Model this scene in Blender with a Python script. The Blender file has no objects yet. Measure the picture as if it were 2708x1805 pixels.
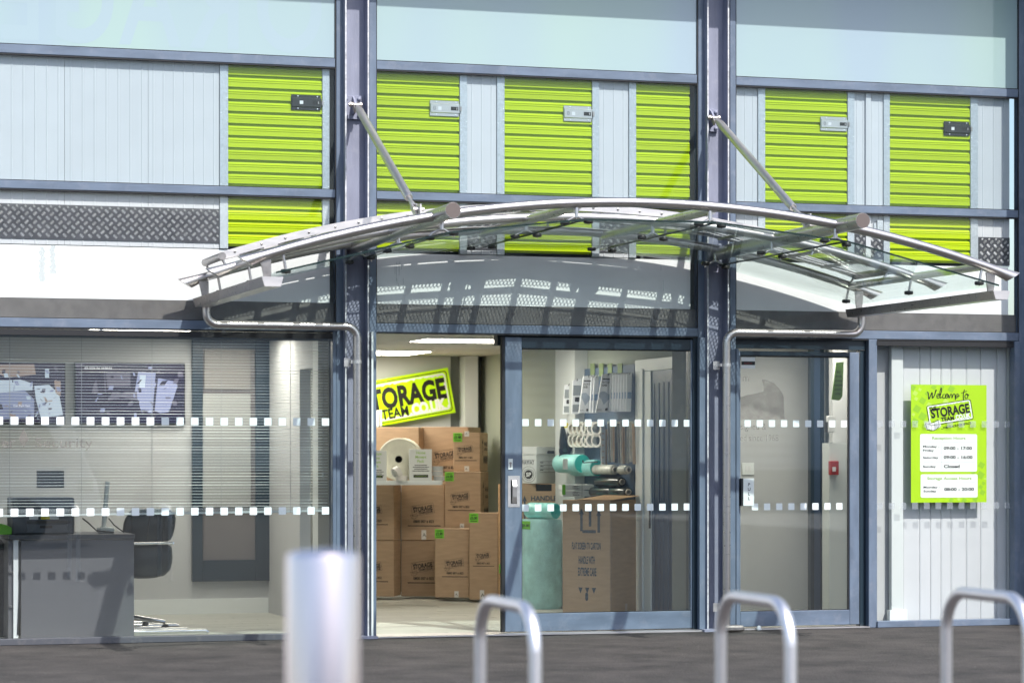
import bpy, math, random
from mathutils import Vector, Matrix
random.seed(7)
D = bpy.data; S = bpy.context.scene; COL = S.collection
R = math.radians

# ------------------------------------------------------------------ camera
# The facade is the plane Y = 0 (outside is -Y), the pavement is Z = 0, metres.
FPX = 7000.0; K = 2708 / 2352.0; HY = 1207.0; CX = 1354.0
TH = math.atan(FPX / (24283 - CX)); CT, ST = math.cos(TH), math.sin(TH)
DIST = FPX / 349.9
CAM = Vector((-DIST * ST, -DIST * CT, 1.344))
cam = D.cameras.new('camera'); camo = D.objects.new('camera', cam); COL.objects.link(camo)
camo.location = CAM; camo.rotation_euler = (R(90), 0, -TH)
cam.sensor_width = 36; cam.lens = FPX * 36 / 2708; cam.shift_y = (HY - 902.5) / 2708
cam.clip_end = 3000; cam.clip_start = 0.1
cam.dof.use_dof = True; cam.dof.focus_distance = 20.2; cam.dof.aperture_fstop = 2.1
S.camera = camo
# ------------------------------------------------------------------ light
SUND = Vector((-0.35, 1.0, -1.32)).normalized()
w = D.worlds.new('World'); S.world = w; w.use_nodes = True
nt = w.node_tree; nt.nodes.clear()
sky = nt.nodes.new('ShaderNodeTexSky'); sky.sky_type = 'NISHITA'; sky.sun_disc = False
sky.sun_elevation = math.asin(-SUND.z); sky.sun_rotation = math.atan2(-SUND.x, -SUND.y)
sky.dust_density = 2.0; sky.ozone_density = 1.0; sky.air_density = 1.0
bg = nt.nodes.new('ShaderNodeBackground'); bg.inputs['Strength'].default_value = 0.15
wo = nt.nodes.new('ShaderNodeOutputWorld')
nt.links.new(sky.outputs[0], bg.inputs[0]); nt.links.new(bg.outputs[0], wo.inputs[0])
sl = D.lights.new('sun', 'SUN'); sl.energy = 3.5; sl.angle = R(0.53); sl.color = (1, .965, .91)
so = D.objects.new('sun', sl); COL.objects.link(so)
so.rotation_euler = SUND.to_track_quat('-Z', 'Y').to_euler(); so.location = (3, -12, 12)
S.view_settings.view_transform = 'Standard'; S.view_settings.look = 'None'
S.view_settings.gamma = 1; S.view_settings.exposure = 0.66; S.view_settings.use_curve_mapping = False
S.cycles.max_bounces = 10; S.cycles.transparent_max_bounces = 32; S.cycles.diffuse_bounces = 4
S.cycles.glossy_bounces = 4; S.cycles.sample_clamp_indirect = 6; S.cycles.use_denoising = True
S.cycles.caustics_reflective = False; S.cycles.caustics_refractive = False

# ------------------------------------------------------------------ geometry helpers
def ray(xd):
    u = (xd * K - CX) / FPX
    return ST + u * CT, CT - u * ST
def P(xd, yd, Y):
    dx, dy = ray(xd); t = (Y - CAM.y) / dy
    return Vector((CAM.x + dx * t, Y, CAM.z + (HY - yd * K) / FPX * t))
def PX(xd, Y): return P(xd, 0, Y).x
def PZ(xd, yd, Y): return P(xd, yd, Y).z
def PXplane(xd, yd, X):          # hit with a plane X = const
    dx, dy = ray(xd); t = (X - CAM.x) / dx
    return Vector((X, CAM.y + dy * t, CAM.z + (HY - yd * K) / FPX * t))
def along(xd, ox, oy, ang):      # distance along direction ang from (ox,oy) where the ray through xd is met
    dx, dy = ray(xd); ax, ay = math.cos(ang), math.sin(ang)
    bx, by = ox - CAM.x, oy - CAM.y
    return (bx * dy - by * dx) / (dx * ay - dy * ax)

TXT = {}
def text_poly(s, bold=0.0, sp=1.0):
    key = (s, bold, sp)
    if key in TXT: return TXT[key]
    def conv(t):
        cu = D.curves.new('t', 'FONT'); cu.body = t; cu.offset = bold; cu.space_character = sp; cu.resolution_u = 8 if len(t) == 1 else 3
        cu.fill_mode = 'FRONT' if hasattr(cu, 'fill_mode') else cu.fill_mode
        ob = D.objects.new('t', cu); COL.objects.link(ob)
        dg = bpy.context.evaluated_depsgraph_get(); me = D.meshes.new_from_object(ob.evaluated_get(dg))
        vs = [(v.co.x, v.co.y) for v in me.vertices]; fs = [tuple(p.vertices) for p in me.polygons]
        D.objects.remove(ob); D.curves.remove(cu); D.meshes.remove(me)
        return vs, fs
    if 'H' not in TXT: TXT['H'] = max(v[1] for v in conv('H')[0])
    vs, fs = conv(s); h = TXT['H']
    x0 = min(v[0] for v in vs); x1 = max(v[0] for v in vs)
    TXT[key] = ([((a - x0) / h, b / h) for a, b in vs], fs, (x1 - x0) / h)
    return TXT[key]

class MB:
    def __init__(s): s.v = []; s.f = []
    def add(s, vs, fs):
        n = len(s.v); s.v += [tuple(p) for p in vs]; s.f += [tuple(i + n for i in f) for f in fs]; return s
    def box(s, x0, x1, y0, y1, z0, z1, m=None):
        vs = [Vector((x, y, z)) for z in (z0, z1) for y in (y0, y1) for x in (x0, x1)]
        if m: vs = [m @ p for p in vs]
        return s.add(vs, [(0, 2, 3, 1), (4, 5, 7, 6), (0, 1, 5, 4), (1, 3, 7, 5), (3, 2, 6, 7), (2, 0, 4, 6)])
    def prism(s, pts, mp, lo, hi):   # pts 2-D outline, mp(a, b, c) -> 3-D
        n = len(pts)
        vs = [mp(a, b, lo) for a, b in pts] + [mp(a, b, hi) for a, b in pts]
        return s.add(vs, [tuple(range(n))[::-1], tuple(range(n, 2 * n))] + [(i, (i + 1) % n, n + (i + 1) % n, n + i) for i in range(n)])
    def strip(s, pts, mp, lo, hi):   # open profile
        n = len(pts)
        return s.add([mp(a, b, lo) for a, b in pts] + [mp(a, b, hi) for a, b in pts], [(i, i + 1, n + i + 1, n + i) for i in range(n - 1)])
    def tube(s, path, r, seg=12, cap=True):
        path = [Vector(p) for p in path]; n = len(path); rs = r if isinstance(r, (list, tuple)) else [r] * n
        T = []
        for i in range(n):
            a = path[max(i - 1, 0)]; b = path[min(i + 1, n - 1)]; T.append((b - a).normalized())
        up = Vector((0, 0, 1)) if abs(T[0].z) < .9 else Vector((1, 0, 0))
        nrm = (up - T[0] * up.dot(T[0])).normalized(); vs = []
        for i in range(n):
            nrm = (nrm - T[i] * nrm.dot(T[i])).normalized(); bi = T[i].cross(nrm)
            for k in range(seg):
                a = 2 * math.pi * k / seg; vs.append(path[i] + (nrm * math.cos(a) + bi * math.sin(a)) * rs[i])
        fs = [(i * seg + k, i * seg + (k + 1) % seg, (i + 1) * seg + (k + 1) % seg, (i + 1) * seg + k) for i in range(n - 1) for k in range(seg)]
        if cap: fs += [tuple(range(seg))[::-1], tuple(range((n - 1) * seg, n * seg))]
        return s.add(vs, fs)
    def lathe(s, prof, c, ax=(0, 0, 1), seg=24):   # prof (r, h) along ax from c
        ax = Vector(ax).normalized(); up = Vector((0, 0, 1)) if abs(ax.z) < .9 else Vector((1, 0, 0))
        a1 = up.cross(ax).normalized(); a2 = ax.cross(a1); c = Vector(c); n = len(prof); vs = []
        for r, h in prof:
            for k in range(seg):
                t = 2 * math.pi * k / seg; vs.append(c + ax * h + (a1 * math.cos(t) + a2 * math.sin(t)) * r)
        return s.add(vs, [(i * seg + k, i * seg + (k + 1) % seg, (i + 1) * seg + (k + 1) % seg, (i + 1) * seg + k) for i in range(n - 1) for k in range(seg)])
    def text(s, t, u, v, h, mp, al='l', sx=1.0, bold=0.0, ang=0.0, w=None, sp=1.0, shear=0.0):
        vs, fs, wd = text_poly(t, bold, sp)
        if w: sx = w / (wd * h)
        off = {'l': 0, 'c': -wd * h * sx / 2, 'r': -wd * h * sx}[al]; ca, sa = math.cos(ang), math.sin(ang); o = []
        for a, b in vs:
            a2 = a * h * sx + off + b * h * shear; b2 = b * h
            o.append(mp(u + a2 * ca - b2 * sa, v + a2 * sa + b2 * ca))
        return s.add(o, fs)
    def quad(s, pts): return s.add(pts, [tuple(range(len(pts)))])
    def rect(s, u0, u1, v0, v1, mp): return s.quad([mp(u0, v0), mp(u1, v0), mp(u1, v1), mp(u0, v1)])
    def rrect(s, u0, u1, v0, v1, r, mp, ang=0, c=None, n=5):
        pts = []
        for cx_, cy_, a0 in ((u1 - r, v1 - r, 0), (u0 + r, v1 - r, 90), (u0 + r, v0 + r, 180), (u1 - r, v0 + r, 270)):
            for k in range(n): a = R(a0 + 90 * k / (n - 1)); pts.append((cx_ + r * math.cos(a), cy_ + r * math.sin(a)))
        return s.quad([mp(a, b) for a, b in pts])
    def rring(s, u0, u1, v0, v1, r, t, mp, wob=0.0, n=8):
        def ol(d):
            pts = []; rr = max(r - d, .0001)
            for cx_, cy_, a0 in ((u1 - d - rr, v1 - d - rr, 0), (u0 + d + rr, v1 - d - rr, 90), (u0 + d + rr, v0 + d + rr, 180), (u1 - d - rr, v0 + d + rr, 270)):
                for k in range(n): a = R(a0 + 90 * k / (n - 1)); pts.append((cx_ + rr * math.cos(a), cy_ + rr * math.sin(a)))
            return pts
        A, B = ol(0), ol(t); m = len(A)
        if wob:   # subdivide long edges with an uneven inner line
            A2, B2 = [], []
            for i in range(m):
                j = (i + 1) % m; L = math.dist(A[i], A[j]); k = max(1, int(L / (t * 1.2)))
                for q in range(k):
                    f = q / k; A2.append((A[i][0] + (A[j][0] - A[i][0]) * f, A[i][1] + (A[j][1] - A[i][1]) * f))
                    g = random.uniform(-wob, wob) if k > 1 else 0
                    bx = B[i][0] + (B[j][0] - B[i][0]) * f; by = B[i][1] + (B[j][1] - B[i][1]) * f
                    B2.append((bx + (bx - A2[-1][0]) * g, by + (by - A2[-1][1]) * g))
            A, B = A2, B2; m = len(A)
        return s.add([mp(*p) for p in A] + [mp(*p) for p in B], [(i, (i + 1) % m, m + (i + 1) % m, m + i) for i in range(m)])

WM = {}
def wm(o): return WM.get(o.name, Matrix.Identity(4)) if o else Matrix.Identity(4)
def tag(o, label=None, cat=None, group=None, kind=None):
    if label: o['label'] = label
    if cat: o['category'] = cat
    if group: o['group'] = group
    if kind: o['kind'] = kind
    return o
def thing(name, label, cat, loc=(0, 0, 0), rz=0.0, group=None):
    o = D.objects.new(name, None); COL.objects.link(o); o.empty_display_size = .1
    o.location = loc; o.rotation_euler = (0, 0, rz)
    WM[o.name] = Matrix.Translation(loc) @ Matrix.Rotation(rz, 4, 'Z')
    return tag(o, label, cat, group)
def build(mb, name, mat, parent=None, smooth=None, bevel=0, local=False, kind=None, label=None):
    me = D.meshes.new(name); v = mb.v
    if parent is not None and not local:
        mi = wm(parent).inverted(); v = [mi @ Vector(p) for p in v]
    me.from_pydata([tuple(p) for p in v], [], mb.f); me.update()
    import bmesh
    b = bmesh.new(); b.from_mesh(me); bmesh.ops.recalc_face_normals(b, faces=b.faces)
    if bevel:
        try: bmesh.ops.bevel(b, geom=[e for e in b.edges if e.is_manifold], offset=bevel, segments=1, affect='EDGES', clamp_overlap=True)
        except Exception: pass
    if smooth:
        for f in b.faces: f.smooth = True
        for e in b.edges:
            if len(e.link_faces) == 2 and e.calc_face_angle(0) > R(smooth): e.smooth = False
    b.to_mesh(me); b.free()
    if isinstance(mat, (list, tuple)):
        for m_ in mat: me.materials.append(m_)
    elif mat: me.materials.append(mat)
    return link(me, name, parent, kind=kind, label=label)
def link(me, name, parent=None, loc=(0, 0, 0), rot=(0, 0, 0), kind=None, label=None, scale=None):
    o = D.objects.new(name, me); COL.objects.link(o); o.location = loc; o.rotation_euler = rot
    if scale: o.scale = scale
    if parent is not None: o.parent = parent; WM[o.name] = wm(parent)
    if kind: o['kind'] = kind
    if label: o['label'] = label
    return o
def copy_tree(o, parent=None):
    c = o.copy(); COL.objects.link(c)
    if parent: c.parent = parent
    for ch in o.children: copy_tree(ch, c)
    return c
def yface(Y): return lambda u, v: Vector((u, Y, v))

# ------------------------------------------------------------------ materials
M = {}
def mat(name, col, rough=.5, metal=0.0, spec=.5, noise=0.0, nscale=8.0, bump=0.0, bscale=60.0, stretch=None, emit=None, es=0.0, dirt=0.0, dcol=(.1, .09, .08), dscale=3.0, coat=0.0, rvar=0.0, aniso=0.0, sub=0.0):
    m = D.materials.new(name); m.use_nodes = True; t = m.node_tree; n = t.nodes; L = t.links
    b = n['Principled BSDF']; b.inputs['Base Color'].default_value = (*col, 1); b.inputs['Roughness'].default_value = rough
    b.inputs['Metallic'].default_value = metal; b.inputs['Specular IOR Level'].default_value = spec
    b.inputs['Coat Weight'].default_value = coat
    if sub: b.inputs['Subsurface Weight'].default_value = sub; b.inputs['Subsurface Radius'].default_value = (.05, .05, .05)
    tc = n.new('ShaderNodeTexCoord'); mp = n.new('ShaderNodeMapping'); L.new(tc.outputs['Object'], mp.inputs[0])
    if stretch: mp.inputs['Scale'].default_value = stretch
    cur = None
    if noise or rvar:
        nz = n.new('ShaderNodeTexNoise'); nz.inputs['Scale'].default_value = nscale; nz.inputs['Detail'].default_value = 6; L.new(mp.outputs[0], nz.inputs['Vector'])
    if noise:
        mr = n.new('ShaderNodeMapRange'); mr.inputs[1].default_value = .3; mr.inputs[2].default_value = .7
        mr.inputs[3].default_value = 1 - noise; mr.inputs[4].default_value = 1 + noise; L.new(nz.outputs[0], mr.inputs[0])
        mx = n.new('ShaderNodeMix'); mx.data_type = 'RGBA'; mx.blend_type = 'MULTIPLY'; mx.inputs[0].default_value = 1
        mx.inputs[6].default_value = (*col, 1); L.new(mr.outputs[0], mx.inputs[7]); cur = mx.outputs[2]
    if rvar:
        mr2 = n.new('ShaderNodeMapRange'); mr2.inputs[3].default_value = max(0, rough - rvar); mr2.inputs[4].default_value = min(1, rough + rvar)
        L.new(nz.outputs[0], mr2.inputs[0]); L.new(mr2.outputs[0], b.inputs['Roughness'])
    if dirt:
        nd = n.new('ShaderNodeTexNoise'); nd.inputs['Scale'].default_value = dscale; nd.inputs['Detail'].default_value = 10; nd.inputs['Roughness'].default_value = .7
        L.new(tc.outputs['Object'], nd.inputs['Vector'])
        cr = n.new('ShaderNodeMapRange'); cr.inputs[1].default_value = .52; cr.inputs[2].default_value = .75; cr.inputs[4].default_value = dirt; L.new(nd.outputs[0], cr.inputs[0])
        mx2 = n.new('ShaderNodeMix'); mx2.data_type = 'RGBA'; L.new(cr.outputs[0], mx2.inputs[0])
        if cur: L.new(cur, mx2.inputs[6])
        else: mx2.inputs[6].default_value = (*col, 1)
        mx2.inputs[7].default_value = (*dcol, 1); cur = mx2.outputs[2]
    if cur: L.new(cur, b.inputs['Base Color'])
    if bump:
        nb = n.new('ShaderNodeTexNoise'); nb.inputs['Scale'].default_value = bscale; nb.inputs['Detail'].default_value = 5; L.new(mp.outputs[0], nb.inputs['Vector'])
        bp = n.new('ShaderNodeBump'); bp.inputs['Strength'].default_value = bump; bp.inputs['Distance'].default_value = .01; L.new(nb.outputs[0], bp.inputs['Height']); L.new(bp.outputs[0], b.inputs['Normal'])
    if emit: b.inputs['Emission Color'].default_value = (*emit, 1); b.inputs['Emission Strength'].default_value = es
    M[name] = m; return m
def glass(name, tint=(.9, .97, .95), base=.05, dust=.03, dcol=(.8, .85, .85), dscale=4.0, drange=(.3, .8), graz=1.0):
    m = D.materials.new(name); m.use_nodes = True; t = m.node_tree; n = t.nodes; L = t.links; n.clear()
    out = n.new('ShaderNodeOutputMaterial'); tr = n.new('ShaderNodeBsdfTransparent'); tr.inputs[0].default_value = (*tint, 1)
    gl = n.new('ShaderNodeBsdfGlossy'); gl.inputs['Roughness'].default_value = 0.0; gl.inputs[0].default_value = (.95, .98, 1, 1)
    lw = n.new('ShaderNodeLayerWeight'); lw.inputs[0].default_value = .5
    pw = n.new('ShaderNodeMath'); pw.operation = 'POWER'; pw.inputs[1].default_value = 5; L.new(lw.outputs['Facing'], pw.inputs[0])
    ma = n.new('ShaderNodeMath'); ma.operation = 'MULTIPLY_ADD'; ma.inputs[1].default_value = graz - base; ma.inputs[2].default_value = base; L.new(pw.outputs[0], ma.inputs[0])
    mx = n.new('ShaderNodeMixShader'); L.new(ma.outputs[0], mx.inputs[0]); L.new(tr.outputs[0], mx.inputs[1]); L.new(gl.outputs[0], mx.inputs[2])
    df = n.new('ShaderNodeBsdfDiffuse'); df.inputs[0].default_value = (*dcol, 1)
    tc = n.new('ShaderNodeTexCoord'); nz = n.new('ShaderNodeTexNoise'); nz.inputs['Scale'].default_value = dscale; nz.inputs['Detail'].default_value = 8; L.new(tc.outputs['Object'], nz.inputs['Vector'])
    mr = n.new('ShaderNodeMapRange'); mr.inputs[1].default_value = drange[0]; mr.inputs[2].default_value = drange[1]; mr.inputs[3].default_value = dust * .4; mr.inputs[4].default_value = dust * 1.8; L.new(nz.outputs[0], mr.inputs[0])
    m2 = n.new('ShaderNodeMixShader'); L.new(mr.outputs[0], m2.inputs[0]); L.new(mx.outputs[0], m2.inputs[1]); L.new(df.outputs[0], m2.inputs[2]); L.new(m2.outputs[0], out.inputs[0])
    M[name] = m; return m

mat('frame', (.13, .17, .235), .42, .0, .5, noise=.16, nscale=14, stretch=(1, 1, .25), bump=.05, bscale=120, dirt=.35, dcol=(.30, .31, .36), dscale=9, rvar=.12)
mat('frame_x', (.13, .17, .235), .42, .0, .5, noise=.16, nscale=14, stretch=(.25, 1, 1), bump=.05, bscale=120, dirt=.35, dcol=(.30, .31, .36), dscale=9, rvar=.12)
mat('column', (.25, .265, .35), .55, .0, .4, noise=.12, nscale=16, stretch=(1, 1, .2), bump=.12, bscale=140, dirt=.4, dcol=(.36, .36, .42), dscale=14, rvar=.1)
mat('edge_chip', (.55, .56, .58), .6, noise=.3, nscale=30, dirt=.6, dcol=(.2, .2, .25), dscale=25)
mat('gasket', (.012, .013, .016), .6)
mat('steel', (.55, .52, .505), .29, 1.0, noise=.04, nscale=40, stretch=(.1, 1, 1), rvar=.06)
mat('satin_steel', (.64, .61, .59), .40, 1.0, noise=.04, nscale=40, rvar=.05)
mat('steel_plate', (.66, .63, .62), .45, 1.0, noise=.08, nscale=30, stretch=(.15, 1, 1), rvar=.1)
mat('steel_dull', (.34, .32, .31), .42, 1.0, noise=.22, nscale=18, rvar=.15, dirt=.4, dcol=(.16, .12, .10), dscale=12)
mat('hoop_steel', (.90, .87, .87), .40, 1.0, noise=.03, nscale=30)
mat('bollard_steel', (.88, .76, .76), .25, 1.0, noise=.05, nscale=30, stretch=(1, 1, .1))
mat('cap_reflect_brown', (.17, .14, .13), .5, .6)  # reflection of the dark ground put into the cap colour
mat('sill_grey', (.075, .08, .095), .6, dirt=.5, dcol=(.2, .19, .18), dscale=12)
mat('disc_dark', (.035, .033, .032), .35, .4)
mat('rubber', (.02, .02, .02), .6)
mat('lime', (.44, .575, .0), .38, 0, .3, noise=.04, nscale=3, rvar=.08)
mat('galv', (.50, .54, .57), .45, .55, noise=.14, nscale=90, bump=.25, bscale=160, rvar=.15)
mat('rivet', (.8, .82, .82), .3, 1)
mat('white_panel', (.60, .61, .63), .42, 0, .4, noise=.03, nscale=4)
mat('white_board', (.90, .90, .90), .55, 0, .3, noise=.02, nscale=3)
mat('fascia_grey', (.15, .14, .135), .45, .0, .4, noise=.15, nscale=10, dirt=.5, dcol=(.25, .23, .21), dscale=6)
mat('chequer', (.095, .095, .105), .45, .6, noise=.2, nscale=12, bump=.1, bscale=80, rvar=.1)
mat('chequer_bar', (.74, .73, .72), .35, .7, noise=.25, nscale=30)
mat('latch_steel', (.62, .60, .57), .3, 1)
mat('latch_black', (.02, .022, .022), .4)
mat('slot_black', (.005, .005, .005), .6)
mat('white_plastic', (.75, .76, .76), .4)
mat('film_white', (.80, .86, .88), .5, 0, .3)
mat('blind_slat', (.72, .78, .78), .35, .2)
mat('cord', (.3, .32, .33), .7)
mat('card', (.385, .27, .175), .75, 0, .2, noise=.09, nscale=7, stretch=(1, 1, 6), bump=.08, bscale=40)
mat('card_light', (.48, .31, .17), .7, 0, .2, noise=.08, nscale=7, stretch=(1, 1, 6), bump=.08, bscale=40)
mat('card_dark', (.20, .14, .095), .8, 0, .2, noise=.1, nscale=7)
mat('white_card', (.66, .68, .66), .7, 0, .2, noise=.03, nscale=5)
mat('ink', (.025, .024, .026), .8, noise=.3, nscale=40)
mat('ink_blue', (.055, .075, .10), .8, noise=.4, nscale=50)
mat('print_black', (.008, .008, .008), .5)
mat('print_white', (.85, .88, .85), .5)
mat('print_lime', (.42, .70, .0), .4)
mat('sign_lime', (.50, .80, .0), .35, emit=(.45, .75, .0), es=.12)
mat('poster_lime', (.42, .69, .012), .35, noise=.03, nscale=2)
mat('poster_lime_dark', (.30, .56, .03), .35)
mat('poster_lime_light', (.52, .78, .12), .35)
mat('poster_green_text', (.30, .50, .10), .5)
mat('tag_green', (.16, .52, .03), .5)
mat('tape_white', (.60, .585, .55), .4, noise=.05)
mat('parcel_tape', (.50, .36, .24), .3, 0, .5)
mat('foam', (.66, .65, .54), .6, 0, .3, noise=.06, nscale=14, bump=.15, bscale=30)
mat('bubble', (.34, .62, .60), .3, 0, .6, noise=.22, nscale=9, bump=.5, bscale=70, sub=.1)
mat('teal', (.02, .55, .48), .4, noise=.1)
mat('teal_pale', (.28, .64, .60), .35, 0, .5, noise=.15, nscale=10, bump=.3, bscale=25)
mat('film_black', (.010, .016, .02), .18, 0, .6, noise=.2, nscale=20, bump=.1, bscale=30)
mat('film_clear', (.55, .56, .50), .2, 0, .6, noise=.25, nscale=20, bump=.2, bscale=30)
mat('core', (.62, .58, .50), .7)
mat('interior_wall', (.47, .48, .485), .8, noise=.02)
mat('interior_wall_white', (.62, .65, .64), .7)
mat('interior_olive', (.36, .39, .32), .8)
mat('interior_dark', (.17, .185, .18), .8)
mat('ceiling_tile', (.56, .56, .53), .9, noise=.05, nscale=60)
mat('ceiling_grid', (.35, .35, .33), .6)
mat('lamp', (1, 1, 1), .5, emit=(1, .93, .80), es=10.5)
mat('floor_plank', (.46, .46, .41), .38, 0, .4, noise=.14, nscale=5, stretch=(.6, 5, 1))
mat('floor_gap', (.1, .09, .08), .8)
mat('skirting', (.70, .73, .72), .5)
mat('desk_grey', (.115, .115, .125), .5, noise=.04, nscale=90)
mat('desk_top', (.06, .065, .075), .4)
mat('desk_edge', (.7, .72, .72), .4)
mat('black_plastic', (.015, .018, .022), .4)
mat('printer', (.04, .055, .075), .45)
mat('leather', (.02, .032, .042), .38, noise=.1, bump=.1, bscale=40)
mat('chrome', (.7, .7, .7), .12, 1)
mat('screen_frame', (.004, .004, .006), .3)
mat('screen_a', (.008, .006, .02), .25, emit=(.03, .02, .06), es=.4)
mat('screen_b', (.2, .22, .35), .25, emit=(.17, .20, .34), es=.5)
mat('screen_c', (.1, .1, .14), .25, emit=(.06, .05, .085), es=.5)
mat('screen_d', (.3, .35, .4), .25, emit=(.34, .40, .48), es=.7)
mat('screen_e', (.2, .15, .13), .25, emit=(.22, .17, .15), es=.7)
mat('screen_text', (.8, .8, .8), .5, emit=(.8, .8, .85), es=.5)
mat('navy_and_shade', (.016, .032, .048), .35)  # navy of the inner frames; also stands in for shade on a door rail
mat('navy_glass', (.04, .055, .075), .12, 0, .6)
mat('blue_door', (.045, .075, .13), .3, 0, .5)
mat('peg_blue', (.06, .10, .16), .5)
mat('white_gloss', (.74, .78, .77), .35)
mat('red', (.35, .02, .02), .4)
mat('ghost', (.21, .20, .20), .8)
mat('pack_blue', (.30, .42, .62), .35)
mat('pack_grey', (.30, .33, .35), .35)
mat('pack_white', (.88, .90, .94), .3, 0, .5)
mat('wood_strip', (.55, .38, .24), .6)
mat('strip_metal', (.40, .40, .38), .25, .8, noise=.2, nscale=20)
mat('yellow', (.7, .6, .02), .5)
mat('van_white', (.86, .87, .88), .25, coat=.5)
mat('van_glass', (.02, .025, .03), .05, 0, .8)
mat('tyre', (.02, .02, .02), .8)
mat('opp_clad', (.62, .64, .66), .5)
mat('opp_dark', (.10, .11, .12), .5)
mat('kerb', (.32, .31, .29), .85, noise=.1, nscale=12)
glass('clear_glass', (.97, .98, .978), .016, .001, drange=(.35, .8))
glass('window_glass', (.95, .965, .965), .065, .002)
glass('upper_glass', (.90, .93, .94), .015, .001, (.62, .72, .80))
glass('canopy_glass', (.92, .97, .95), .03, .005, (.75, .82, .78), 3.0, graz=.38)
def frosted(name='frosted'):
    m = D.materials.new(name); m.use_nodes = True; t = m.node_tree; n = t.nodes; L = t.links; b = n['Principled BSDF']
    b.inputs['Roughness'].default_value = .5; b.inputs['Coat Weight'].default_value = .9; b.inputs['Coat Roughness'].default_value = .02
    tc = n.new('ShaderNodeTexCoord'); nz = n.new('ShaderNodeTexNoise'); nz.inputs['Scale'].default_value = .9; nz.inputs['Detail'].default_value = 1
    mp = n.new('ShaderNodeMapping'); mp.inputs['Scale'].default_value = (1, 1, .25); L.new(tc.outputs['Object'], mp.inputs[0]); L.new(mp.outputs[0], nz.inputs['Vector'])
    cr = n.new('ShaderNodeValToRGB'); cr.color_ramp.elements[0].position = .4; cr.color_ramp.elements[0].color = (.29, .385, .45, 1); cr.color_ramp.elements[1].position = .6; cr.color_ramp.elements[1].color = (.31, .435, .415, 1)
    L.new(nz.outputs[0], cr.inputs[0]); L.new(cr.outputs[0], b.inputs['Base Color']); M[name] = m
frosted()
m_ = D.materials.new('frost_letter'); m_.use_nodes = True; m_.node_tree.nodes['Principled BSDF'].inputs['Base Color'].default_value = (.304, .405, .452, 1); m_.node_tree.nodes['Principled BSDF'].inputs['Coat Weight'].default_value = .9; M['frost_letter'] = m_
def vary(name, amt):
    m = M[name]; n = m.node_tree.nodes; L = m.node_tree.links; b = n['Principled BSDF']; oi = n.new('ShaderNodeObjectInfo'); mr = n.new('ShaderNodeMapRange')
    mr.inputs[3].default_value = 1 - amt; mr.inputs[4].default_value = 1 + amt; L.new(oi.outputs['Random'], mr.inputs[0]); mx = n.new('ShaderNodeMix'); mx.data_type = 'RGBA'; mx.blend_type = 'MULTIPLY'; mx.inputs[0].default_value = 1
    lk = b.inputs['Base Color'].links
    if lk: L.new(lk[0].from_socket, mx.inputs[6])
    else: mx.inputs[6].default_value = b.inputs['Base Color'].default_value
    L.new(mr.outputs[0], mx.inputs[7]); L.new(mx.outputs[2], b.inputs['Base Color'])
for nm_, am_ in (('lime', .07), ('card', .13), ('white_panel', .035), ('blind_slat', .12), ('floor_plank', .09), ('ceiling_tile', .04)): vary(nm_, am_)
def asphalt():
    m = D.materials.new('asphalt'); m.use_nodes = True; t = m.node_tree; n = t.nodes; L = t.links; b = n['Principled BSDF']
    tc = n.new('ShaderNodeTexCoord')
    a = n.new('ShaderNodeTexNoise'); a.inputs['Scale'].default_value = 2.3; a.inputs['Detail'].default_value = 9; a.inputs['Roughness'].default_value = .65
    mpp = n.new('ShaderNodeMapping'); mpp.inputs['Scale'].default_value = (1, 1, 1); L.new(tc.outputs['Object'], mpp.inputs[0]); L.new(mpp.outputs[0], a.inputs['Vector'])
    g = n.new('ShaderNodeTexNoise'); g.inputs['Scale'].default_value = 70; g.inputs['Detail'].default_value = 6; g.inputs['Roughness'].default_value = .8; L.new(tc.outputs['Object'], g.inputs['Vector'])
    v = n.new('ShaderNodeTexVoronoi'); v.inputs['Scale'].default_value = 55; L.new(tc.outputs['Object'], v.inputs['Vector'])
    c1 = n.new('ShaderNodeValToRGB'); c1.color_ramp.elements[0].position = .34; c1.color_ramp.elements[0].color = (.017, .015, .0145, 1); c1.color_ramp.elements[1].position = .66; c1.color_ramp.elements[1].color = (.058, .051, .048, 1)
    L.new(a.outputs[0], c1.inputs[0])
    mr = n.new('ShaderNodeMapRange'); mr.inputs[1].default_value = .3; mr.inputs[2].default_value = .7; mr.inputs[3].default_value = .35; mr.inputs[4].default_value = 1.65; L.new(g.outputs[0], mr.inputs[0])
    mx = n.new('ShaderNodeMix'); mx.data_type = 'RGBA'; mx.blend_type = 'MULTIPLY'; mx.inputs[0].default_value = 1; L.new(c1.outputs[0], mx.inputs[6]); L.new(mr.outputs[0], mx.inputs[7])
    # pale grit
    v2 = n.new('ShaderNodeTexVoronoi'); v2.inputs['Scale'].default_value = 9; L.new(tc.outputs['Object'], v2.inputs['Vector'])
    gr = n.new('ShaderNodeMapRange'); gr.inputs[1].default_value = .045; gr.inputs[2].default_value = .03; gr.inputs[3].default_value = 0; gr.inputs[4].default_value = 1; L.new(v2.outputs['Distance'], gr.inputs[0])
    m2 = n.new('ShaderNodeMix'); m2.data_type = 'RGBA'; L.new(gr.outputs[0], m2.inputs[0]); L.new(mx.outputs[2], m2.inputs[6]); m2.inputs[7].default_value = (.36, .34, .31, 1)
    L.new(m2.outputs[2], b.inputs['Base Color']); b.inputs['Roughness'].default_value = .85
    bp = n.new('ShaderNodeBump'); bp.inputs['Strength'].default_value = .6; bp.inputs['Distance'].default_value = .008; L.new(v.outputs['Distance'], bp.inputs['Height']); L.new(bp.outputs[0], b.inputs['Normal'])
    M['asphalt'] = m
asphalt()
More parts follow.
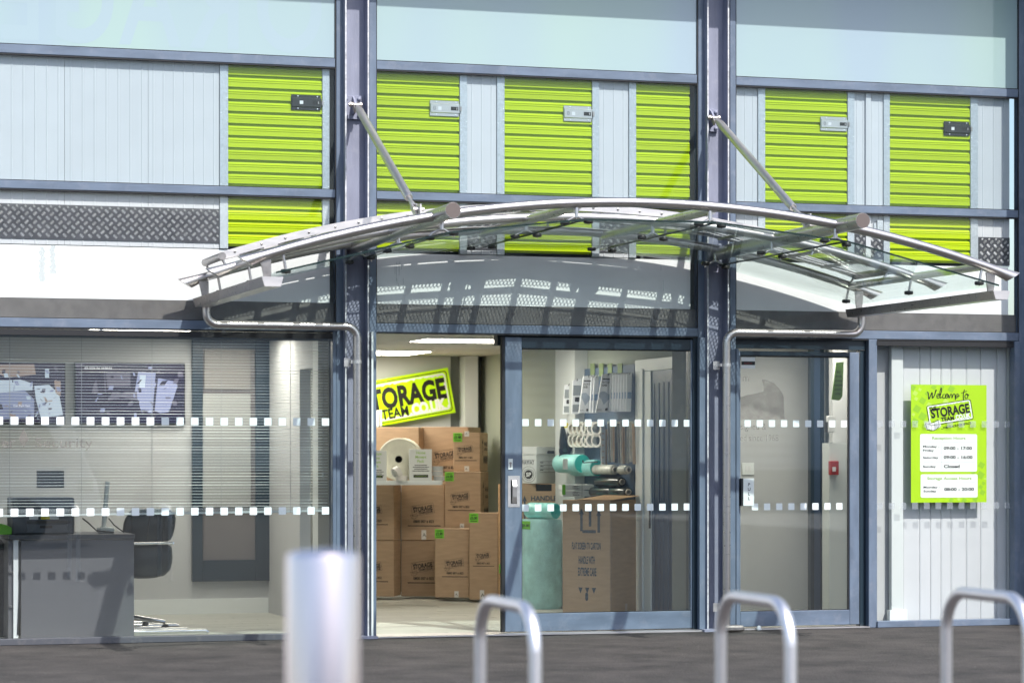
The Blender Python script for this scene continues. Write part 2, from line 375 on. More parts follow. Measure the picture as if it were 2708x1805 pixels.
def perforated():
    m = D.materials.new('perforated'); m.use_nodes = True; t = m.node_tree; n = t.nodes; L = t.links; b = n['Principled BSDF']
    b.inputs['Base Color'].default_value = (.30, .285, .275, 1); b.inputs['Metallic'].default_value = 1; b.inputs['Roughness'].default_value = .4
    uv = n.new('ShaderNodeUVMap'); uv.uv_map = 'UVMap'; sp = n.new('ShaderNodeSeparateXYZ'); L.new(uv.outputs[0], sp.inputs[0])
    def mth(op, a, b_=None):
        q = n.new('ShaderNodeMath'); q.operation = op
        for i, z in enumerate((a, b_)):
            if z is None: continue
            if isinstance(z, (int, float)): q.inputs[i].default_value = z
            else: L.new(z, q.inputs[i])
        return q.outputs[0]
    u = mth('DIVIDE', sp.outputs[0], .029); v = mth('DIVIDE', sp.outputs[1], .037)
    def lattice(du):
        a = mth('SUBTRACT', mth('FRACT', mth('ADD', u, du)), .5); c = mth('SUBTRACT', mth('FRACT', mth('ADD', v, du)), .5)
        a = mth('MULTIPLY', a, .029); c = mth('MULTIPLY', c, .037); return mth('SQRT', mth('ADD', mth('MULTIPLY', a, a), mth('MULTIPLY', c, c)))
    d = mth('MINIMUM', lattice(0.0), lattice(.5)); hole = mth('LESS_THAN', d, .0095)
    # solid margins along the strip and between the perforated fields
    mask = mth('MULTIPLY', hole, sp.outputs[2] if False else 1.0)
    tr = n.new('ShaderNodeBsdfTransparent'); mx = n.new('ShaderNodeMixShader'); L.new(mask, mx.inputs[0]); L.new(b.outputs[0], mx.inputs[1]); L.new(tr.outputs[0], mx.inputs[2])
    L.new(mx.outputs[0], n['Material Output'].inputs[0]); M['perforated'] = m
perforated()

# ------------------------------------------------------------------ ground and street
g = MB(); g.add([(-300, -400, -.03), (300, -400, -.03), (300, 400, -.03), (-300, 400, -.03)], [(0, 1, 2, 3)]); tag(build(g, 'ground', M['kerb']), kind='structure')
g = MB(); nx, ny = 70, 60
for j in range(ny + 1):
    for i in range(nx + 1):
        x = -14 + 28 * i / nx; y = -60 + 60.02 * (j / ny) ** .5
        g.v.append((x, y, .004 * math.sin(x * 2.1 + y) + .003 * math.sin(y * 3.3) if y < -.3 else .0))
g.f = [(j * (nx + 1) + i, j * (nx + 1) + i + 1, (j + 1) * (nx + 1) + i + 1, (j + 1) * (nx + 1) + i) for j in range(ny) for i in range(nx)]
tag(build(g, 'pavement', M['asphalt'], smooth=60), kind='structure')

# opposite side of the yard (seen only as reflections in the glass)
ob = thing('warehouse', 'long low warehouse clad in pale horizontal sheeting across the yard, seen only in the glass', 'building', (0, -46, 0))
b = MB(); prof = []
z = 1.0
while z < 7.0:
    prof += [(0, z), (0, z + .10), (.04, z + .13), (.04, z + .23)]; z += .26
b.strip(prof, lambda a, bb, c: Vector((c, -46 + a, bb)), -60, 60); build(b, 'wall', M['opp_clad'], ob)
b = MB(); b.box(-60, 60, -46.3, -46.02, 0, 1.0); build(b, 'plinth', M['opp_dark'], ob)
b = MB(); b.box(-60.5, 60.5, -56, -45.7, 7.0, 7.35); build(b, 'roof', M['opp_dark'], ob)
for x in (-22, -8, 9, 24):
    b = MB(); b.box(x, x + 4, -45.96, -45.9, 0.02, 3.6); build(b, 'loading_door', M['blue_door'], ob)

# white van parked behind the photographer, mirrored in the office window
van = thing('van', 'white panel van mirrored in the office window behind the blind', 'van', (-3.2, -22.1, 0))
def vy(a, bb, c): return Vector((a, c, bb))
body = [(-5.9, .45), (-6.0, 1.0), (-5.95, 2.2), (-5.75, 2.42), (-1.6, 2.50), (-1.15, 2.46), (-.88, 2.36), (-.68, 2.15), (-.50, 1.85), (-.36, 1.5), (-.22, 1.15), (-.12, .95), (-.05, .6), (-.2, .42)]
b = MB(); b.prism(body, vy, -23.1, -21.15); build(b, 'body', M['van_white'], van, bevel=.05)
b = MB(); b.prism([(-1.9, 1.45), (-1.9, 2.1), (-1.2, 2.1), (-.85, 1.75), (-.72, 1.42)], vy, -21.149, -21.12); build(b, 'window', M['van_glass'], van)
b = MB(); b.box(-3.1, -3.08, -21.15, -21.135, .55, 2.3); b.box(-4.4, -4.38, -21.15, -21.135, .55, 2.3); b.box(-4.4, -3.08, -21.15, -21.135, 1.15, 1.17); build(b, 'door_seam', M['gasket'], van)
b = MB(); b.text('CLADDING', -4.9, 1.62, .2, lambda u, v: Vector((u, -21.13, v)), bold=.02); 
for i in range(len(b.v)): b.v[i] = (-7.6 - b.v[i][0], b.v[i][1], b.v[i][2])   # reads correctly seen from the shop
build(b, 'lettering', M['ghost'], van)
for x in (-5.0, -1.25):
    b = MB(); b.lathe([(0, 0), (.2, .01), (.22, .03), (.34, .03), (.36, 0), (.36, -.2)], (x, -21.16, .36), (0, 1, 0), 24); wh = build(b, 'wheel', M['tyre'], van, smooth=40)
    b = MB(); b.lathe([(0, .0), (.05, .02), (.19, .0), (.21, -.02)], (x, -21.12, .36), (0, 1, 0), 16); build(b, 'rim', M['steel_dull'], wh, smooth=40)
b = MB(); b.box(-.42, -.2, -21.2, -21.12, .82, 1.02); build(b, 'headlight', M['film_clear'], van)

# ------------------------------------------------------------------ building shell
FY = -.022   # front of the framing
bl = thing('storage_building', 'glazed front of the storage building with blue grey framing', 'building', (0, 0, 0))
zT0, zT1 = 4.222, 4.288; zM0, zM1 = 3.258, 3.318; zL0, zL1 = 2.270, 2.336
XB = [(-4.9, PX(771, 0)), (PX(863, 0), PX(1601.5, 0)), (PX(1688, 0), PX(2338, 0))]   # clear widths of the three bays
ML = [(PX(771, 0), PX(790, 0)), (PX(846.5, 0), PX(863, 0)), (PX(1601.5, 0), PX(1621, 0)), (PX(1671, 0) + .012, PX(1688, 0)), (PX(2338, 0), PX(2338, 0) + .07), (-4.97, -4.9)]
for i, (a, c) in enumerate(ML):
    b = MB(); z0 = 0.0 if i not in (1, 2) else 0.0
    b.box(a, c, FY, .07, z0, 5.25); mo = build(b, 'mullion', M['frame'], bl, bevel=.004)
    # dark gasket line beside the mullion
for (x0, x1) in XB:
    for (z0, z1) in ((zT0, zT1), (zM0, zM1), (zL0, zL1)):
        b = MB(); b.box(x0, x1, FY + .004, .03, z0, z1); tr = build(b, 'transom', M['frame_x'], bl, bevel=.004)
        b = MB(); b.box(x0, x1, -.015, .012, z0 - .010, z0 - .001); build(b, 'gasket', M['gasket'], tr)
        b = MB(); b.box(x0, x1, -.016, -.0, z1 + .001, z1 + .005); build(b, 'gasket', M['gasket'], tr)
    for (z0, z1, nm, mt) in ((zT1, 5.25, 'frosted_pane', 'frosted'), (zM1, zT0, 'glass_pane', 'upper_glass'), (zL1, zM0, 'glass_pane', 'clear_glass')):
        b = MB(); b.box(x0 + .003, x1 - .003, -.006, .004, z0 + .003, z1 - .014); build(b, nm, M[mt], bl)
    # side gaskets in front of panes
    b = MB(); b.box(x1 - .009, x1 - .001, -.018, -.008, zL1, 5.2); build(b, 'gasket', M['gasket'], bl); b = MB(); b.box(x0 + .001, x0 + .005, -.018, -.008, zL1, 5.2); build(b, 'gasket', M['gasket'], bl)
# boards behind the lower spandrel glass
RB = [(-4.9, PX(757, .04)), (XB[1][0] - .05, PX(1585, .04)), (XB[2][0] - .05, PX(2315, .04))]
for x0, x1 in RB:
    b = MB(); b.box(x0, x1, .036, .054, 2.484, 2.862); build(b, 'fascia_board', M['white_board'], bl)
sm_ = D.materials.new('stain'); sm_.use_nodes = True; nn = sm_.node_tree.nodes; gt = nn.new('ShaderNodeBsdfTransparent'); gx = nn.new('ShaderNodeMixShader'); nn['Principled BSDF'].inputs['Base Color'].default_value = (.5, .55, .56, 1)
gz = nn.new('ShaderNodeTexNoise'); gz.inputs['Scale'].default_value = 60; gz.inputs['Detail'].default_value = 6; gr_ = nn.new('ShaderNodeMapRange'); gr_.inputs[1].default_value = .40; gr_.inputs[2].default_value = .55; gr_.inputs[4].default_value = .6
for p_, q_ in ((gz.outputs[0], gr_.inputs[0]), (gr_.outputs[0], gx.inputs[0]), (gt.outputs[0], gx.inputs[1]), (nn['Principled BSDF'].outputs[0], gx.inputs[2]), (gx.outputs[0], nn['Material Output'].inputs[0])): sm_.node_tree.links.new(p_, q_)
M['stain'] = sm_
rs = random.Random(4)
for xd, y0, y1 in ((97, 566, 646), (121, 558, 628)):
    b = MB(); L1_, L2_ = [], []
    for k in range(22):
        y = y0 + (y1 - y0) * k / 21; L1_.append(P(xd - rs.uniform(3, 9), y, .0352)); L2_.append(P(xd + rs.uniform(3, 9), y, .0352))
    b.add(L1_ + L2_, [(i, i + 1, 23 + i, 22 + i) for i in range(21)]); build(b, 'stain', sm_, bl)
for k in range(16):
    xd = 905 + rs.uniform(0, 40) if k < 10 else rs.uniform(1300, 2200); y0 = rs.uniform(600, 650); c = P(xd, y0, .0352); l = rs.uniform(.02, .09); b = MB(); b.rect(c.x - .0015, c.x + .0015, c.z - l, c.z, yface(.0352)); build(b, 'drip_mark', M['stain'], bl)
for x0, x1 in XB:
    b = MB(); b.box(x0 - .02, x1 + .02, .032, .06, 2.30, 2.482); build(b, 'floor_edge_panel', M['fascia_grey'], bl)
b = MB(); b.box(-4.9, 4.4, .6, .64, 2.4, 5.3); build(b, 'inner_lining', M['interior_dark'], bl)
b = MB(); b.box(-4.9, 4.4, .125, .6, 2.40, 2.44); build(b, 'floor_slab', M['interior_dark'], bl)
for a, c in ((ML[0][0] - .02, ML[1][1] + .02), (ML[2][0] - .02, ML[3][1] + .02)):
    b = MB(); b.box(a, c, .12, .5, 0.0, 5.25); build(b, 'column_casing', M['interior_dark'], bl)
# walls beyond the frame, roof edge
b = MB(); b.box(-12, -4.97, -.08, .2, 0, 6.2); build(b, 'side_wall', M['opp_clad'], bl)
b = MB(); b.box(4.36, 11, -.66, .2, 0, 6.2); build(b, 'side_wall', M['opp_clad'], bl)
b = MB(); b.box(-4.97, 4.36, -.05, .2, 5.25, 6.2); build(b, 'parapet', M['opp_clad'], bl)
b = MB(); b.box(-12, 11, -.51, -.09, 5.36, 5.50); build(b, 'roof_overhang', M['frame_x'], bl)
b = MB(); b.box(-12, 11, .2, 9.2, 5.9, 6.1); build(b, 'roof', M['opp_dark'], bl)
# mirrored lettering ghosting through the film of the first top pane
b = MB()
for ch, xd in (('E', 45), ('G', 195), ('A', 345), ('R', 492), ('O', 665), ('T', 795)):
    n0 = len(b.v); c = P(xd, 90, -.009)
    b.text(ch, c.x, 4.335, .62, yface(-.0064), al='c', sx=.72, bold=.015)
    for i in range(n0, len(b.v)): b.v[i] = (2 * c.x - b.v[i][0], b.v[i][1], b.v[i][2])
    b.v[n0:] = [(min(max(v[0], -4.89), XB[0][1] - .02), v[1], v[2]) for v in b.v[n0:]]
build(b, 'mirrored_lettering', M['frost_letter'], bl)

# steel columns standing in front of the frame joints
zc = 5.25
for i, (xa, xb_) in enumerate(((790, 846.5), (1621, 1672.5))):
    X0 = PX(xa, -.06) + .002; X1 = PX(xb_, -.06) - .002
    t = thing('steel_column', ('painted steel column left of the open doorway', 'painted steel column between the sliding door and the entrance door')[i], 'column', ((X0 + X1) / 2, 0, 0), 0, 'columns carrying the entrance canopy')
    b = MB(); b.box(X0 + .012, X1 - .012, .02, .035, .0, zc); build(b, 'web', M['column'], t)
    b = MB(); b.box(X0, X0 + .012, -.085, .118, .0, zc); build(b, 'flange', M['column'], t)
    b = MB(); b.box(X1 - .012, X1, -.085, .118, .0, zc); build(b, 'flange', M['column'], t)
    b = MB(); b.box(X0 + .0005, X0 + .0115, -.0875, -.0855, .02, zc); b.box(X1 - .0115, X1 - .0005, -.0875, -.0855, .02, zc); build(b, 'worn_edge', M['edge_chip'], t)
    b = MB(); b.box(X0 - .05, X1 + .05, -.16, .1, 0.002, .02); build(b, 'base_plate', M['column'], t)

# ------------------------------------------------------------------ storage unit fronts on the upper floor
SY = .052      # curtain plane
zU0, zU1 = 2.868, 5.2
SL = .0885
def slat_profile(): return [(0, 0), (0, .013), (-.022, .017), (-.020, .050), (-.0225, .053), (-.0225, .057), (-.0195, .060), (-.0195, .065), (-.0220, .068), (-.0220, .072), (-.0175, .075), (-.012, .084), (0, .0885)]
def shutter(x0, x1, label, latch=None, gl=None, gr=None, latch_mat='latch_steel', lz=None):
    t = thing('roller_shutter', label, 'shutter', ((x0 + x1) / 2, SY, zU0), 0, 'lime green roller shutters behind the upper glazing')
    b = MB(); b.strip(slat_profile(), lambda a, bb, c: Vector((c, a, bb)), x0 - (x0 + x1) / 2, x1 - (x0 + x1) / 2)
    me = None; n = int((zU1 - zU0) / SL)
    for k in range(n):
        if me is None:
            o = build(b, 'slat', M['lime'], t, local=True, smooth=25); me = o.data
        else: o = link(me, 'slat', t)
        o.location = (0, 0, k * SL + .02)
    rv = MB()
    for gx in (gl, gr):
        if gx:
            b = MB(); b.box(gx[0], gx[1], SY - .030, SY + .01, zU0, zU1); build(b, 'guide_strip', M['galv'], t, bevel=.002)
            ex = gx[1] - .010 if gx is gl else gx[0] + .010
            zz = 3.62
            for q in range(4): rv.lathe([(.0045, 0), (.0032, .003), (0, .004)], (ex, SY - .030, 3.72 + q * .083), (0, -1, 0), 8)
            rv.lathe([(.0045, 0), (.0032, .003), (0, .004)], (gx[0] + .008 if gx is gl else gx[1] - .008, SY - .030, 3.86), (0, -1, 0), 8)
            rv.lathe([(.0045, 0), (.0032, .003), (0, .004)], (gx[0] + .008 if gx is gl else gx[1] - .008, SY - .030, 3.34), (0, -1, 0), 8)
    for f in (.32, .64): rv.lathe([(.005, 0), (.0035, .003), (0, .0045)], (x0 + (x1 - x0) * f, SY - .014, 3.485 - .01 * f), (0, -1, 0), 8)
    build(rv, 'rivets', M['rivet'], t, kind='stuff')
    if latch:
        lx0, lx1, lz0, lz1 = latch; m = M[latch_mat]; h = lz1 - lz0; yy = SY - .0265
        b = MB(); b.box(lx0, lx1 - .005, yy - .004, yy, lz0, lz1); la = build(b, 'latch', m, t, bevel=.002)
        b = MB(); b.box(lx0 + .002, lx1, yy - .013, yy - .004, lz0 + h * .2, lz1 - h * .2); build(b, 'latch_housing', m, la, bevel=.004)
        b = MB(); b.box(lx1 - .07, lx1 - .012, yy - .0142, yy - .0131, lz0 + h * .38, lz0 + h * .62); build(b, 'bolt_slot', M['slot_black'], la)
        b = MB(); b.box(lx1 - .028, lx1 - .02, yy - .0165, yy - .0143, lz0 + h * .42, lz0 + h * .58); b.box(lx1, lx1 + .014, yy - .02, yy - .008, lz0 + h * .35, lz0 + h * .65); build(b, 'bolt', M['steel_dull'], la, kind='stuff')
        b = MB(); b.box(lx0 + .062, lx0 + .088, yy - .0142, yy - .0131, lz0 + h * .38, lz0 + h * .60); build(b, 'number_plate', M['white_plastic'], la)
        b = MB(); b.rring(lx0 + .024, lx0 + .042, lz0 + h * .38, lz0 + h * .62, .006, .002, yface(yy - .0136)); b.rring(lx0 + .029, lx0 + .037, lz0 + h * .44, lz0 + h * .56, .003, .001, yface(yy - .0136)); build(b, 'stamp', M['slot_black'], la)
        b = MB()
        for sx_ in (lx0 + .05, lx1 - .03):
            for sz_ in (lz0 + h * .09, lz1 - h * .09): b.lathe([(.006, 0), (.005, .003), (0, .004)], (sx_, yy - .004, sz_), (0, -1, 0), 8)
        build(b, 'screw', M['rivet'], la, kind='stuff')
    return t
def LZ(x0, x1, y0, y1): a = P(x0, y1, SY); c = P(x1, y0, SY); return (a.x, c.x, a.z, c.z)
X = lambda d: PX(d, SY)
shutter(X(523), X(738), 'lime roller shutter with black latch in the left bay', LZ(667, 736, 221, 253), (X(503), X(522.5)), (X(738.5), X(755)), 'latch_black')
shutter(X(853), X(1053), 'lime roller shutter behind the left tie rod with a steel latch', LZ(985, 1053, 234, 267), None, (X(1053.5), X(1071)))
shutter(X(1157), X(1357), 'middle lime roller shutter of the centre bay between two pale strips', LZ(1292, 1357, 246, 279), (X(1139), X(1156.5)), (X(1357.5), X(1374)))
shutter(X(1459), X(1582), 'narrow lime roller shutter without a latch beside the second column', None, (X(1442), X(1458.5)), None)
shutter(X(1755), X(1943), 'lime roller shutter behind the right tie rod with a dull steel latch', LZ(1881, 1943, 271, 301), (X(1738), X(1754.5)), (X(1943.5), X(1959)))
shutter(X(2041), X(2225), 'rightmost lime roller shutter with a black latch', LZ(2164, 2224, 282, 312), (X(2026), X(2040.5)), (X(2225.5), X(2243)), 'latch_black')

# white partition panels between the shutters, kick plates of chequer plate
def panel_mesh(x0, x1, z0, z1, nr=6):
    pr = [(x0, 0)]; w_ = (x1 - x0)
    for k in range(nr):
        c = x0 + w_ * (k + .5) / nr; r = min(.006, w_ / nr * .2)
        pr += [(c - r, 0), (c - r * .5, -.0025), (c + r * .5, -.0025), (c + r, 0)]
    pr += [(x1, 0)]
    b = MB(); b.strip(pr, lambda a, bb, c: Vector((a, SY - .018 + bb, c)), z0, z1)
    b.box(x0, x1, SY - .0175, SY, z0, z1); return b
def chequer(x0, x1, z0, z1, parent):
    b = MB(); b.box(x0, x1, SY - .024, SY - .0185, z0, z1); pl = build(b, 'kick_plate', M['chequer'], parent)
    b = MB(); p = .0605; i = 0; Y = SY - .024
    nx_ = int((x1 - x0) / (p / 2)) + 2; nz_ = int((z1 - z0) / (p / 2)) + 2
    for i in range(nx_):
        for j in range(nz_):
            if (i + j) % 2: continue
            cx_, cz_ = x0 + i * p / 2, z0 + j * p / 2; a = R(45) if i % 2 else R(-45)
            ca, sa = math.cos(a), math.sin(a)
            for k in range(-2, 3):
                ox, oz = cx_ - sa * k * .0068, cz_ + ca * k * .0068; L_ = .0155 - abs(k) * .0015
                if not (x0 + .01 < ox < x1 - .01 and z0 + .01 < oz < z1 - .01): continue
                q = [(ox - ca * L_, oz - sa * L_), (ox + sa * .0029, oz - ca * .0029), (ox + ca * L_, oz + sa * L_), (ox - sa * .0029, oz + ca * .0029)]
                b.add([(u, Y - .0002, v) for u, v in q] + [(ox - ca * L_ * .6, Y - .0022, oz - sa * L_ * .6), (ox + ca * L_ * .6, Y - .0022, oz + sa * L_ * .6)], [(0, 1, 4), (1, 5, 4), (1, 2, 5), (2, 3, 5), (3, 4, 5), (3, 0, 4)])
    build(b, 'tread_bars', M['chequer_bar'], pl, kind='stuff')
pw = thing('partition_wall', 'wide white panelled partition left of the first shutter', 'partition', (X(250), SY, zU0), 0, 'white partitions between the shutters')
xs_ = [-4.9] + [X(d) for d in (-43, 148, 339.5, 528 - .5)] ; xs_ = [-4.9, X(-40), X(148), X(339), X(528)]
xe = X(502.5)
edges = [-4.9, X(-42), X(147.5), X(339.5), xe]
for a, c in zip(edges[:-1], edges[1:]):
    build(panel_mesh(a + .001, c - .0015, zU0, zU1, 7 if c - a > .4 else 4), 'wall_panel', M['white_panel'], pw)
chequer(-4.9, xe, 2.905, 3.155, pw)
for lab, a, c, kick, mid in (('white partition strip between the first two shutters of the centre bay', 1071.5, 1138.5, True, None), ('white partition strip beside the narrow shutter', 1374.5, 1441.5, True, None),
                   ('white partition strip right of the second column', 1680, 1737.5, False, None), ('white partition strip with a small hinge bracket between the last two shutters', 1959.5, 2025.5, True, 1990), ('shaded white partition strip at the far right', 2243.5, 2316, True, None)):
    pw = thing('partition_wall', lab, 'partition', ((X(a) + X(c)) / 2, SY, zU0), 0, 'white partitions between the shutters')
    if mid:
        build(panel_mesh(X(a), X(mid) - .01, zU0, zU1, 2), 'wall_panel', M['white_panel'], pw); build(panel_mesh(X(mid) + .01, X(c), zU0, zU1, 2), 'wall_panel', M['white_panel'], pw)
        b = MB(); b.box(X(mid) - .02, X(mid) + .022, SY - .036, SY - .0215, zU0, zU1); build(b, 'post', M['white_panel'], pw)
        b = MB(); b.box(X(2010), X(2024), SY - .04, SY - .0215, 3.13, 3.21); b.box(X(2003), X(2010), SY - .03, SY - .019, 3.1, 3.19); build(b, 'bracket', M['galv'], pw, bevel=.003)
    else: build(panel_mesh(X(a), X(c), zU0, zU1, 3), 'wall_panel', M['white_panel'], pw)
    if kick: chequer(X(a), X(c), 2.905 if a < 2200 else 2.88, 3.155 if a < 1950 else 3.10, pw)

# ------------------------------------------------------------------ lower frames, shop windows
sq_me = None
def square_strip(x0, x1, zc_, pitch, size, parent, start=None, Y=-.0075):
    global sq_me
    if sq_me is None:
        b = MB(); b.rrect(-.5, .5, -.5, .5, .08, lambda u, v: Vector((u, 0, v)), n=4); o = build(b, 'tmp', M['film_white']); sq_me = o.data; sq_me.name = 'privacy_square'; D.objects.remove(o)
    x = start if start is not None else x0 + size / 2
    L_ = wm(parent).translation
    while x < x1 - size * .4:
        if x > x0 + size * .4: link(sq_me, 'privacy_square', parent, (x - L_.x, Y - L_.y, zc_ - L_.z), scale=(size, 1, size * 1.02))
        x += pitch
# office window
wl = thing('office_window', 'wide office window with a venetian blind and two rows of white squares', 'window', (-3.1, 0, 0))
x0, x1 = -4.9, XB[0][1]
b = MB(); b.box(x0, x1, -.045, .06, .0, .045); build(b, 'sill', M['sill_grey'], wl, bevel=.003)
b = MB(); b.box(x1 - .028, x1 - .001, -.03, .05, .045, 2.268); build(b, 'frame', M['frame'], wl, bevel=.003)
b = MB(); b.box(x0, x1 - .03, -.02, .04, 2.215, 2.256); build(b, 'head_track', M['gasket'], wl)
b = MB(); b.box(x0, x1 - .03, -.006, .004, .047, 2.213); pane = build(b, 'pane', M['window_glass'], wl)
square_strip(x0, x1 - .03, 1.601, .1083, .055, pane, start=P(33, 0, 0).x - .1083 * 10)
square_strip(x0, x1 - .03, .946, .1083, .055, pane, start=P(33, 0, 0).x - .1083 * 10)
# faint half-clear grey lettering on the office glass
b = MB(); yf = yface(-.0085)
b.text('er', P(4, 0, 0).x, PZ(20, 1027, 0), .075, yf, bold=.02); b.text('Security', P(80, 0, 0).x, PZ(80, 1027, 0), .072, yf, w=P(213, 0, 0).x - P(80, 0, 0).x)
c = P(54, 1008, 0); b.quad([(c.x - .035, -.0085, c.z), (c.x, -.0085, c.z - .06), (c.x + .035, -.0085, c.z), (c.x, -.0085, c.z + .08)])
gm = D.materials.new('faint_grey'); gm.use_nodes = True; nn = gm.node_tree.nodes; gt = nn.new('ShaderNodeBsdfTransparent'); gx = nn.new('ShaderNodeMixShader'); nn['Principled BSDF'].inputs['Base Color'].default_value = (.2, .18, .17, 1)
gz = nn.new('ShaderNodeTexNoise'); gz.inputs['Scale'].default_value = 5; gr_ = nn.new('ShaderNodeMapRange'); gr_.inputs[1].default_value = .3; gr_.inputs[2].default_value = .6; gr_.inputs[3].default_value = .38; gr_.inputs[4].default_value = .55
gm.node_tree.links.new(gz.outputs[0], gr_.inputs[0]); gm.node_tree.links.new(gr_.outputs[0], gx.inputs[0]); gm.node_tree.links.new(gt.outputs[0], gx.inputs[1]); gm.node_tree.links.new(nn['Principled BSDF'].outputs[0], gx.inputs[2]); gm.node_tree.links.new(gx.outputs[0], nn['Material Output'].inputs[0]); M['faint_grey'] = gm
build(b, 'faint_lettering', M['faint_grey'], pane)

# venetian blind
vb = thing('venetian_blind', 'white venetian blind lowered half way behind the office window', 'blind', (-3.1, .12, 2.2))
bx0, bx1 = -4.85, P(752, 0, .12).x
b = MB(); b.box(-(bx1 - bx0) / 2, (bx1 - bx0) / 2, -.0125, .0125, -.0009, .0009)
b.v = [(x, y * math.cos(R(3)) - z * math.sin(R(3)), y * math.sin(R(3)) + z * math.cos(R(3))) for x, y, z in b.v]; sm = None
ns = 57
for k in range(ns):
    zz = 2.195 - k * .0216
    if sm is None: o = build(b, 'slat', M['blind_slat'], vb, local=True); sm = o.data
    else: o = link(sm, 'slat', vb)
    o.location = ((bx0 + bx1) / 2 + 3.1, 0, zz - 2.2); o.rotation_euler = (R(random.uniform(-3, 3)), R(random.uniform(-.07, .07) + (.25 if k > 50 else 0) * (k - 50) / 8), 0)
b = MB(); b.box(bx0, bx1, .1, .14, 2.205, 2.235); build(b, 'head_rail', M['interior_dark'], vb)
for k in range(5):
    b = MB(); zz = .965 - k * .006; b.box(bx0, bx1, .107, .133, zz - .0015, zz); o = build(b, 'slat', M['blind_slat'], vb)
b = MB(); b.prism([(bx0, .900), (bx1, .935), (bx1, .95), (bx0, .915)], lambda a, bb, c: Vector((a, c, bb)), .108, .132); build(b, 'bottom_rail', M['blind_slat'], vb, bevel=.002)
for xd in (22, 187, 349, 508, 667):
    x = PX(xd, .105); b = MB(); b.tube([(x, .104, .93), (x, .104, 2.22)], .0016, 5); b.tube([(x + .006, .136, .93), (x + .006, .136, 2.22)], .0012, 5); build(b, 'ladder_cord', M['cord'], vb)
x = PX(820 / 1.0 - 5, .1) if False else PX(742, .1)
b = MB(); b.tube([(x, .1, 1.2), (x + .004, .1, 1.7), (x, .1, 2.2)], .0014, 5); b.lathe([(.002, .03), (.005, 0), (.004, -.01)], (x, .1, 1.2), (0, 0, 1), 8); build(b, 'pull_cord', M['cord'], vb)
for xd in (232, 513, 750):
    c = P(xd, 759, .0); b = MB(); b.box(c.x - .012, c.x + .012, -.012, -.007, c.z - .01, c.z + .012); build(b, 'clip', M['rivet'], wl)

# doorway in the middle bay
JX0 = PX(851, 0); OX1 = PX(1162, 0); DX1 = PX(1592, 0); HZ = 2.262
b = MB(); b.box(JX0 - .012, JX0 + .002, -.08, .3, .02, 2.268); build(b, 'door_jamb', M['white_gloss'], bl)
b = MB(); b.box(DX1 + .002, PX(1603, 0), .0, .16, .0, 2.268); build(b, 'door_jamb', M['navy_and_shade'], bl)
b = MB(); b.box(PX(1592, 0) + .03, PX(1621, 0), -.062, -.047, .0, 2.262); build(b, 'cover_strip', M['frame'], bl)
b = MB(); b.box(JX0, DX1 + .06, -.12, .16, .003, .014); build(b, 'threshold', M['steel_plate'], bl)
b = MB(); b.box(OX1 - .03, DX1 + .03, .12, .22, 2.19, 2.268); build(b, 'door_header', M['navy_and_shade'], bl)
# sliding door
sd = thing('sliding_door', 'blue grey framed glass sliding door pushed to the right of the open doorway', 'door', (PX(1380, 0), .05, .02))
dy0, dy1 = .02, .075
zb, zt0 = .02, PZ(1400, 802, .02); zbr = PZ(1400, 1405, .02); sx = PX(1199, .02)
b = MB(); b.box(OX1, sx, dy0, dy1, zb, 2.25); st = build(b, 'stile', M['frame'], sd, bevel=.004)
b = MB(); b.box(DX1 - .012, DX1 + .03, dy0, dy1, zb, 2.25); build(b, 'stile', M['frame'], sd, bevel=.003)
b = MB(); b.box(sx, DX1 - .012, dy0, dy1, zt0, 2.25); build(b, 'rail', M['navy_and_shade'], sd, bevel=.003)  # top rail lies in shade, put into its darker colour
b = MB(); b.box(sx, DX1 - .012, dy0, dy1, zb, zbr); build(b, 'rail', M['frame_x'], sd, bevel=.003)
b = MB(); b.box(sx, DX1 - .012, .04, .05, zbr, zt0); dp = build(b, 'pane', M['window_glass'], sd)
b = MB(); b.box(sx, DX1 - .012, .03, .039, zt0 - .008, zt0 - .001); b.box(sx, sx + .005, .03, .039, zbr, zt0); b.box(sx, DX1 - .012, .03, .039, zbr + .001, zbr + .006); build(b, 'gasket', M['gasket'], sd)
b = MB(); b.box(OX1 - .022, OX1 - .001, dy0 + .005, dy1, zb, 2.25); build(b, 'brush_seal', M['gasket'], sd)
ps = (PX(1590, 0.038) - PX(1200, .038)) / 12.0
square_strip(sx, DX1, 1.603, .1005, .052, dp, start=PX(1236, .038) - .1005, Y=.0385)
square_strip(sx, DX1, .957, .1005, .052, dp, start=PX(1236, .038) - .1005, Y=.0385)
c0, c1 = P(1166.5, 1164, dy0), P(1194, 1092, dy0)
b = MB(); b.box(c0.x, c1.x, dy0 - .003, dy0, c0.z, c1.z); hd = build(b, 'pull_handle', M['steel_plate'], sd, bevel=.001)
c2, c3 = P(1173, 1156, dy0), P(1187, 1101, dy0)
b = MB(); b.box(c2.x, c3.x, dy0 - .0045, dy0 - .0032, c2.z, c3.z); build(b, 'recess', M['slot_black'], hd)
b = MB(); b.prism([(c2.z, 0), (c2.z + .05, -.02), (c3.z - .05, -.03), (c3.z, 0)], lambda a, bb, c: Vector((c, dy0 - .005 + bb * .8, a)), c2.x + .008, c3.x - .004); build(b, 'grip', M['steel_plate'], hd, bevel=.003)
b = MB()
for u in (c0.x + .008, c1.x - .008):
    for v in (c0.z + .01, c1.z - .01): b.lathe([(.004, 0), (0, .003)], (u, dy0 - .003, v), (0, -1, 0), 8)
build(b, 'screw', M['rivet'], hd, kind='stuff')
c0, c1 = P(1167, 1078, dy0), P(1177.5, 1053, dy0)
b = MB(); b.box(c0.x, c1.x, dy0 - .005, dy0, c0.z, c1.z); lk = build(b, 'lock', M['white_gloss'], sd, bevel=.002)
